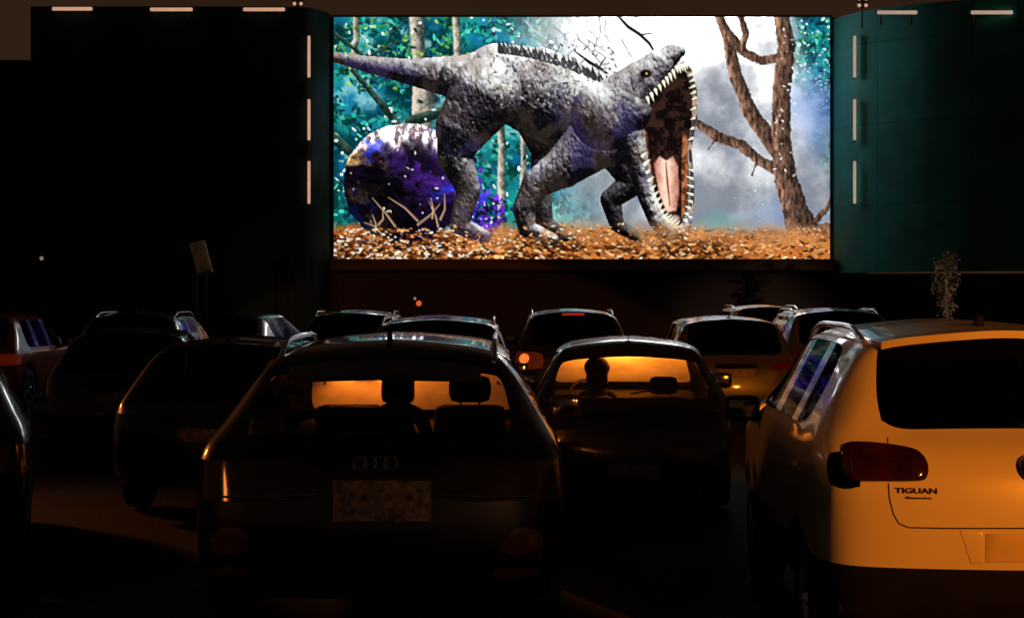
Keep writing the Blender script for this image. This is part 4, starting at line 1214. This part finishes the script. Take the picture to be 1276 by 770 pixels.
def young_tree(px, Y, ztop, label):
    x = (px-CX)/F*Y; z0 = zg(Y); root = empty('young_tree', (x, Y, z0)); tag(root, label, 'tree')
    r = random.Random(8); h = ztop-z0
    t = MB(); t.tube([(0, 0, 0), (.03, .02, h*.4), (-.02, 0, h*.7), (.02, .01, h*.97)], [.06, .05, .035, .012], 8)
    tips = []
    for k in range(26):
        z = h*(.38+.6*k/26); a = r.uniform(0, 6.28); l = .34*(1.05-abs(z/h-.78)*1.3)*r.uniform(.6, 1.1)
        e_ = Vector((math.cos(a)*l, math.sin(a)*l, z+.18)); t.tube([(0, 0, z), e_*.6+Vector((0, 0, z*.4)), e_], [.022, .014, .006], 5); tips.append(((0, 0, z), e_))
    t.build('trunk', mat_basic('young_bark', (.30, .24, .18), .9), root)
    vs, fs = [], []
    for p0_, e_ in tips:
        for k in range(26):
            u = r.uniform(.25, 1.1); c = Vector(p0_).lerp(e_, u)+Vector([r.gauss(0, .07) for _ in range(3)])
            d = Vector([r.gauss(0, 1) for _ in range(3)]).normalized(); n_ = d.orthogonal().normalized(); n_.rotate(Matrix.Rotation(r.uniform(0, 6), 3, d))
            l, w_ = r.uniform(.07, .15), r.uniform(.025, .045); i = len(vs)
            vs += [c, c+d*l*.5+n_*w_, c+d*l, c+d*l*.5-n_*w_]; fs.append((i, i+1, i+2, i+3))
    mesh_obj('crown', vs, fs, mat_basic('pale_leaves', (.34, .28, .19), .6, var=.5, scale=9), root)
young_tree(1179, 45.0, EYE+(CY-318)/F*45.0, 'slim young tree faintly lit in front of the right wing wall')

# ------------------------------------------------------------ ground
ys_ = [-60, -20, 0, 6, 10, 13, 16, 20, 24, 28, 32, 36, 40, 46, 52, 60, 90, 200, 600]
xs_ = [-400, -80, -30, -12, 0, 12, 30, 80, 400]
vs = [(x, y, zg(y)) for y in ys_ for x in xs_]; nx_ = len(xs_)
fs = [(j*nx_+i, j*nx_+i+1, (j+1)*nx_+i+1, (j+1)*nx_+i) for j in range(len(ys_)-1) for i in range(nx_-1)]
def mat_ground():
    m, N, L, b = nodes('worn_asphalt')
    n1, n2 = noise_node(N, L, .5, 8), noise_node(N, L, 45, 6)
    cr = N.new('ShaderNodeValToRGB'); cr.color_ramp.elements[0].position = .35; cr.color_ramp.elements[1].position = .7
    cr.color_ramp.elements[0].color = (.014, .013, .012, 1); cr.color_ramp.elements[1].color = (.060, .053, .047, 1)
    mx = N.new('ShaderNodeMix'); mx.inputs[0].default_value = .5
    L.new(n1.outputs['Fac'], mx.inputs[2]); L.new(n2.outputs['Fac'], mx.inputs[3]); L.new(mx.outputs[0], cr.inputs[0]); L.new(cr.outputs[0], b.inputs['Base Color'])
    b.inputs['Roughness'].default_value = .85
    bp = N.new('ShaderNodeBump'); bp.inputs['Strength'].default_value = .9; bp.inputs['Distance'].default_value = .04
    L.new(n2.outputs['Fac'], bp.inputs['Height']); L.new(bp.outputs['Normal'], b.inputs['Normal'])
    return m
g = mesh_obj('ground', vs, fs, mat_ground(), smooth=True); g['kind'] = 'structure'

# ------------------------------------------------------------ light
w = bpy.data.worlds.new('World'); scn.world = w; w.use_nodes = True
N, L = w.node_tree.nodes, w.node_tree.links
bg = N['Background']
sky = N.new('ShaderNodeTexSky'); sky.sky_type = 'NISHITA'; sky.sun_disc = False; sky.sun_elevation = math.radians(-6); sky.sun_rotation = math.radians(200)
# the town's brown light dome over the last of the night sky
tc = N.new('ShaderNodeTexCoord'); sx = N.new('ShaderNodeSeparateXYZ'); L.new(tc.outputs['Generated'], sx.inputs[0])
mr = N.new('ShaderNodeMapRange'); mr.inputs['From Min'].default_value = 0; mr.inputs['From Max'].default_value = .7; L.new(sx.outputs['Z'], mr.inputs['Value'])
cr = N.new('ShaderNodeValToRGB'); cr.color_ramp.elements[0].color = (.040, .0185, .0090, 1); cr.color_ramp.elements[1].color = (.008, .0048, .0035, 1)
L.new(mr.outputs['Result'], cr.inputs[0])
nz = N.new('ShaderNodeTexNoise'); nz.inputs['Scale'].default_value = 6; nz.inputs['Detail'].default_value = 5; L.new(tc.outputs['Generated'], nz.inputs['Vector'])
m1 = N.new('ShaderNodeMix'); m1.data_type = 'RGBA'; m1.blend_type = 'MULTIPLY'; m1.inputs[0].default_value = .4
L.new(cr.outputs[0], m1.inputs[6]); L.new(nz.outputs['Fac'], m1.inputs[7])
sc_ = N.new('ShaderNodeMix'); sc_.data_type = 'RGBA'; sc_.blend_type = 'ADD'; sc_.inputs[0].default_value = .02
L.new(m1.outputs[2], sc_.inputs[6]); L.new(sky.outputs[0], sc_.inputs[7])
L.new(sc_.outputs[2], bg.inputs['Color']); bg.inputs['Strength'].default_value = 1.0

def lamp(name, typ, loc, energy, col, target=None, size=.15, spot=None, blend=.05, parent=None):
    d = bpy.data.lights.new(name, typ); d.energy = energy; d.color = col
    if typ in ('POINT', 'SPOT'): d.shadow_soft_size = size
    if typ == 'SPOT': d.spot_size = math.radians(spot); d.spot_blend = blend
    o = bpy.data.objects.new(name, d); o.location = loc
    if target is not None: o.rotation_euler = (Vector(target)-Vector(loc)).to_track_quat('-Z', 'Y').to_euler()
    link(o, parent); return o
SOD = (1.0, .235, .010)
lamp('sodium_street_light', 'SPOT', (7.0, -7.0, 4.6), 6600, SOD, (4.77, 7.0, 1.20), .12, 25, .05)
lamp('left_street_light', 'SPOT', (-13, 22, 5.5), 1600, (1.0, .25, .04), (-3.0, 12.1, .9), .6, 28, .9)
lamp('left_wall_street_light', 'SPOT', (-16, 22, 5), 550, (1.0, .55, .36), (-8.5, 44, 3.2), .2, 8, .6)  # unseen spot added to pick out the tilted board
lamp('rear_street_light', 'SPOT', (4.5, -8, 4.2), 650, (1.0, .45, .2), (.2, 8.2, .75), .8, 5.5, .8)  # unseen narrow spot added for the black SUV's right rear
lamp('far_left_street_light', 'SPOT', (-13, -3, 5.0), 520, (1.0, .28, .05), (-2.0, 8.4, .95), 1.0, 8, .6)  # unseen narrow spot added to streak the black SUV's left edge
lamp('wall_street_light', 'SPOT', (30, 25, 4.0), 6500, (1.0, .62, .42), (12.2, 45, 1.75), .2, 8, 1.0)  # unseen spot added to brighten the young tree and base wall
lamp('dome_light', 'SPOT', (-.30, 2.56, 1.32), 95, (1.0, .22, .016), (-.1, 3.0, 1.25), .04, 150, .5, A)  # spot turned on the windscreen alone, so the glass glows behind dark seats
lamp('dome_light', 'SPOT', (.0, 2.16, 1.13), 120, (1.0, .25, .018), (.02, 2.8, 1.16), .04, 150, .5, B)  # added spot that makes this car's windscreen glow

# ------------------------------------------------------------ camera
cd = bpy.data.cameras.new('camera'); cam = bpy.data.objects.new('camera', cd); link(cam)
cam.location = (0, 0, EYE); cam.rotation_euler = (math.radians(90), 0, 0)
cd.sensor_width = 36; cd.lens = 36*F/1276; cd.clip_end = 2000; cd.clip_start = .05
scn.camera = cam
vs_ = scn.view_settings; vs_.view_transform = 'Standard'; vs_.look = 'None'; vs_.exposure = 0; vs_.gamma = 1; vs_.use_curve_mapping = False
scn.cycles.use_denoising = True
scn.cycles.max_bounces = 8; scn.cycles.transparent_max_bounces = 16
scn.cycles.sample_clamp_indirect = 4
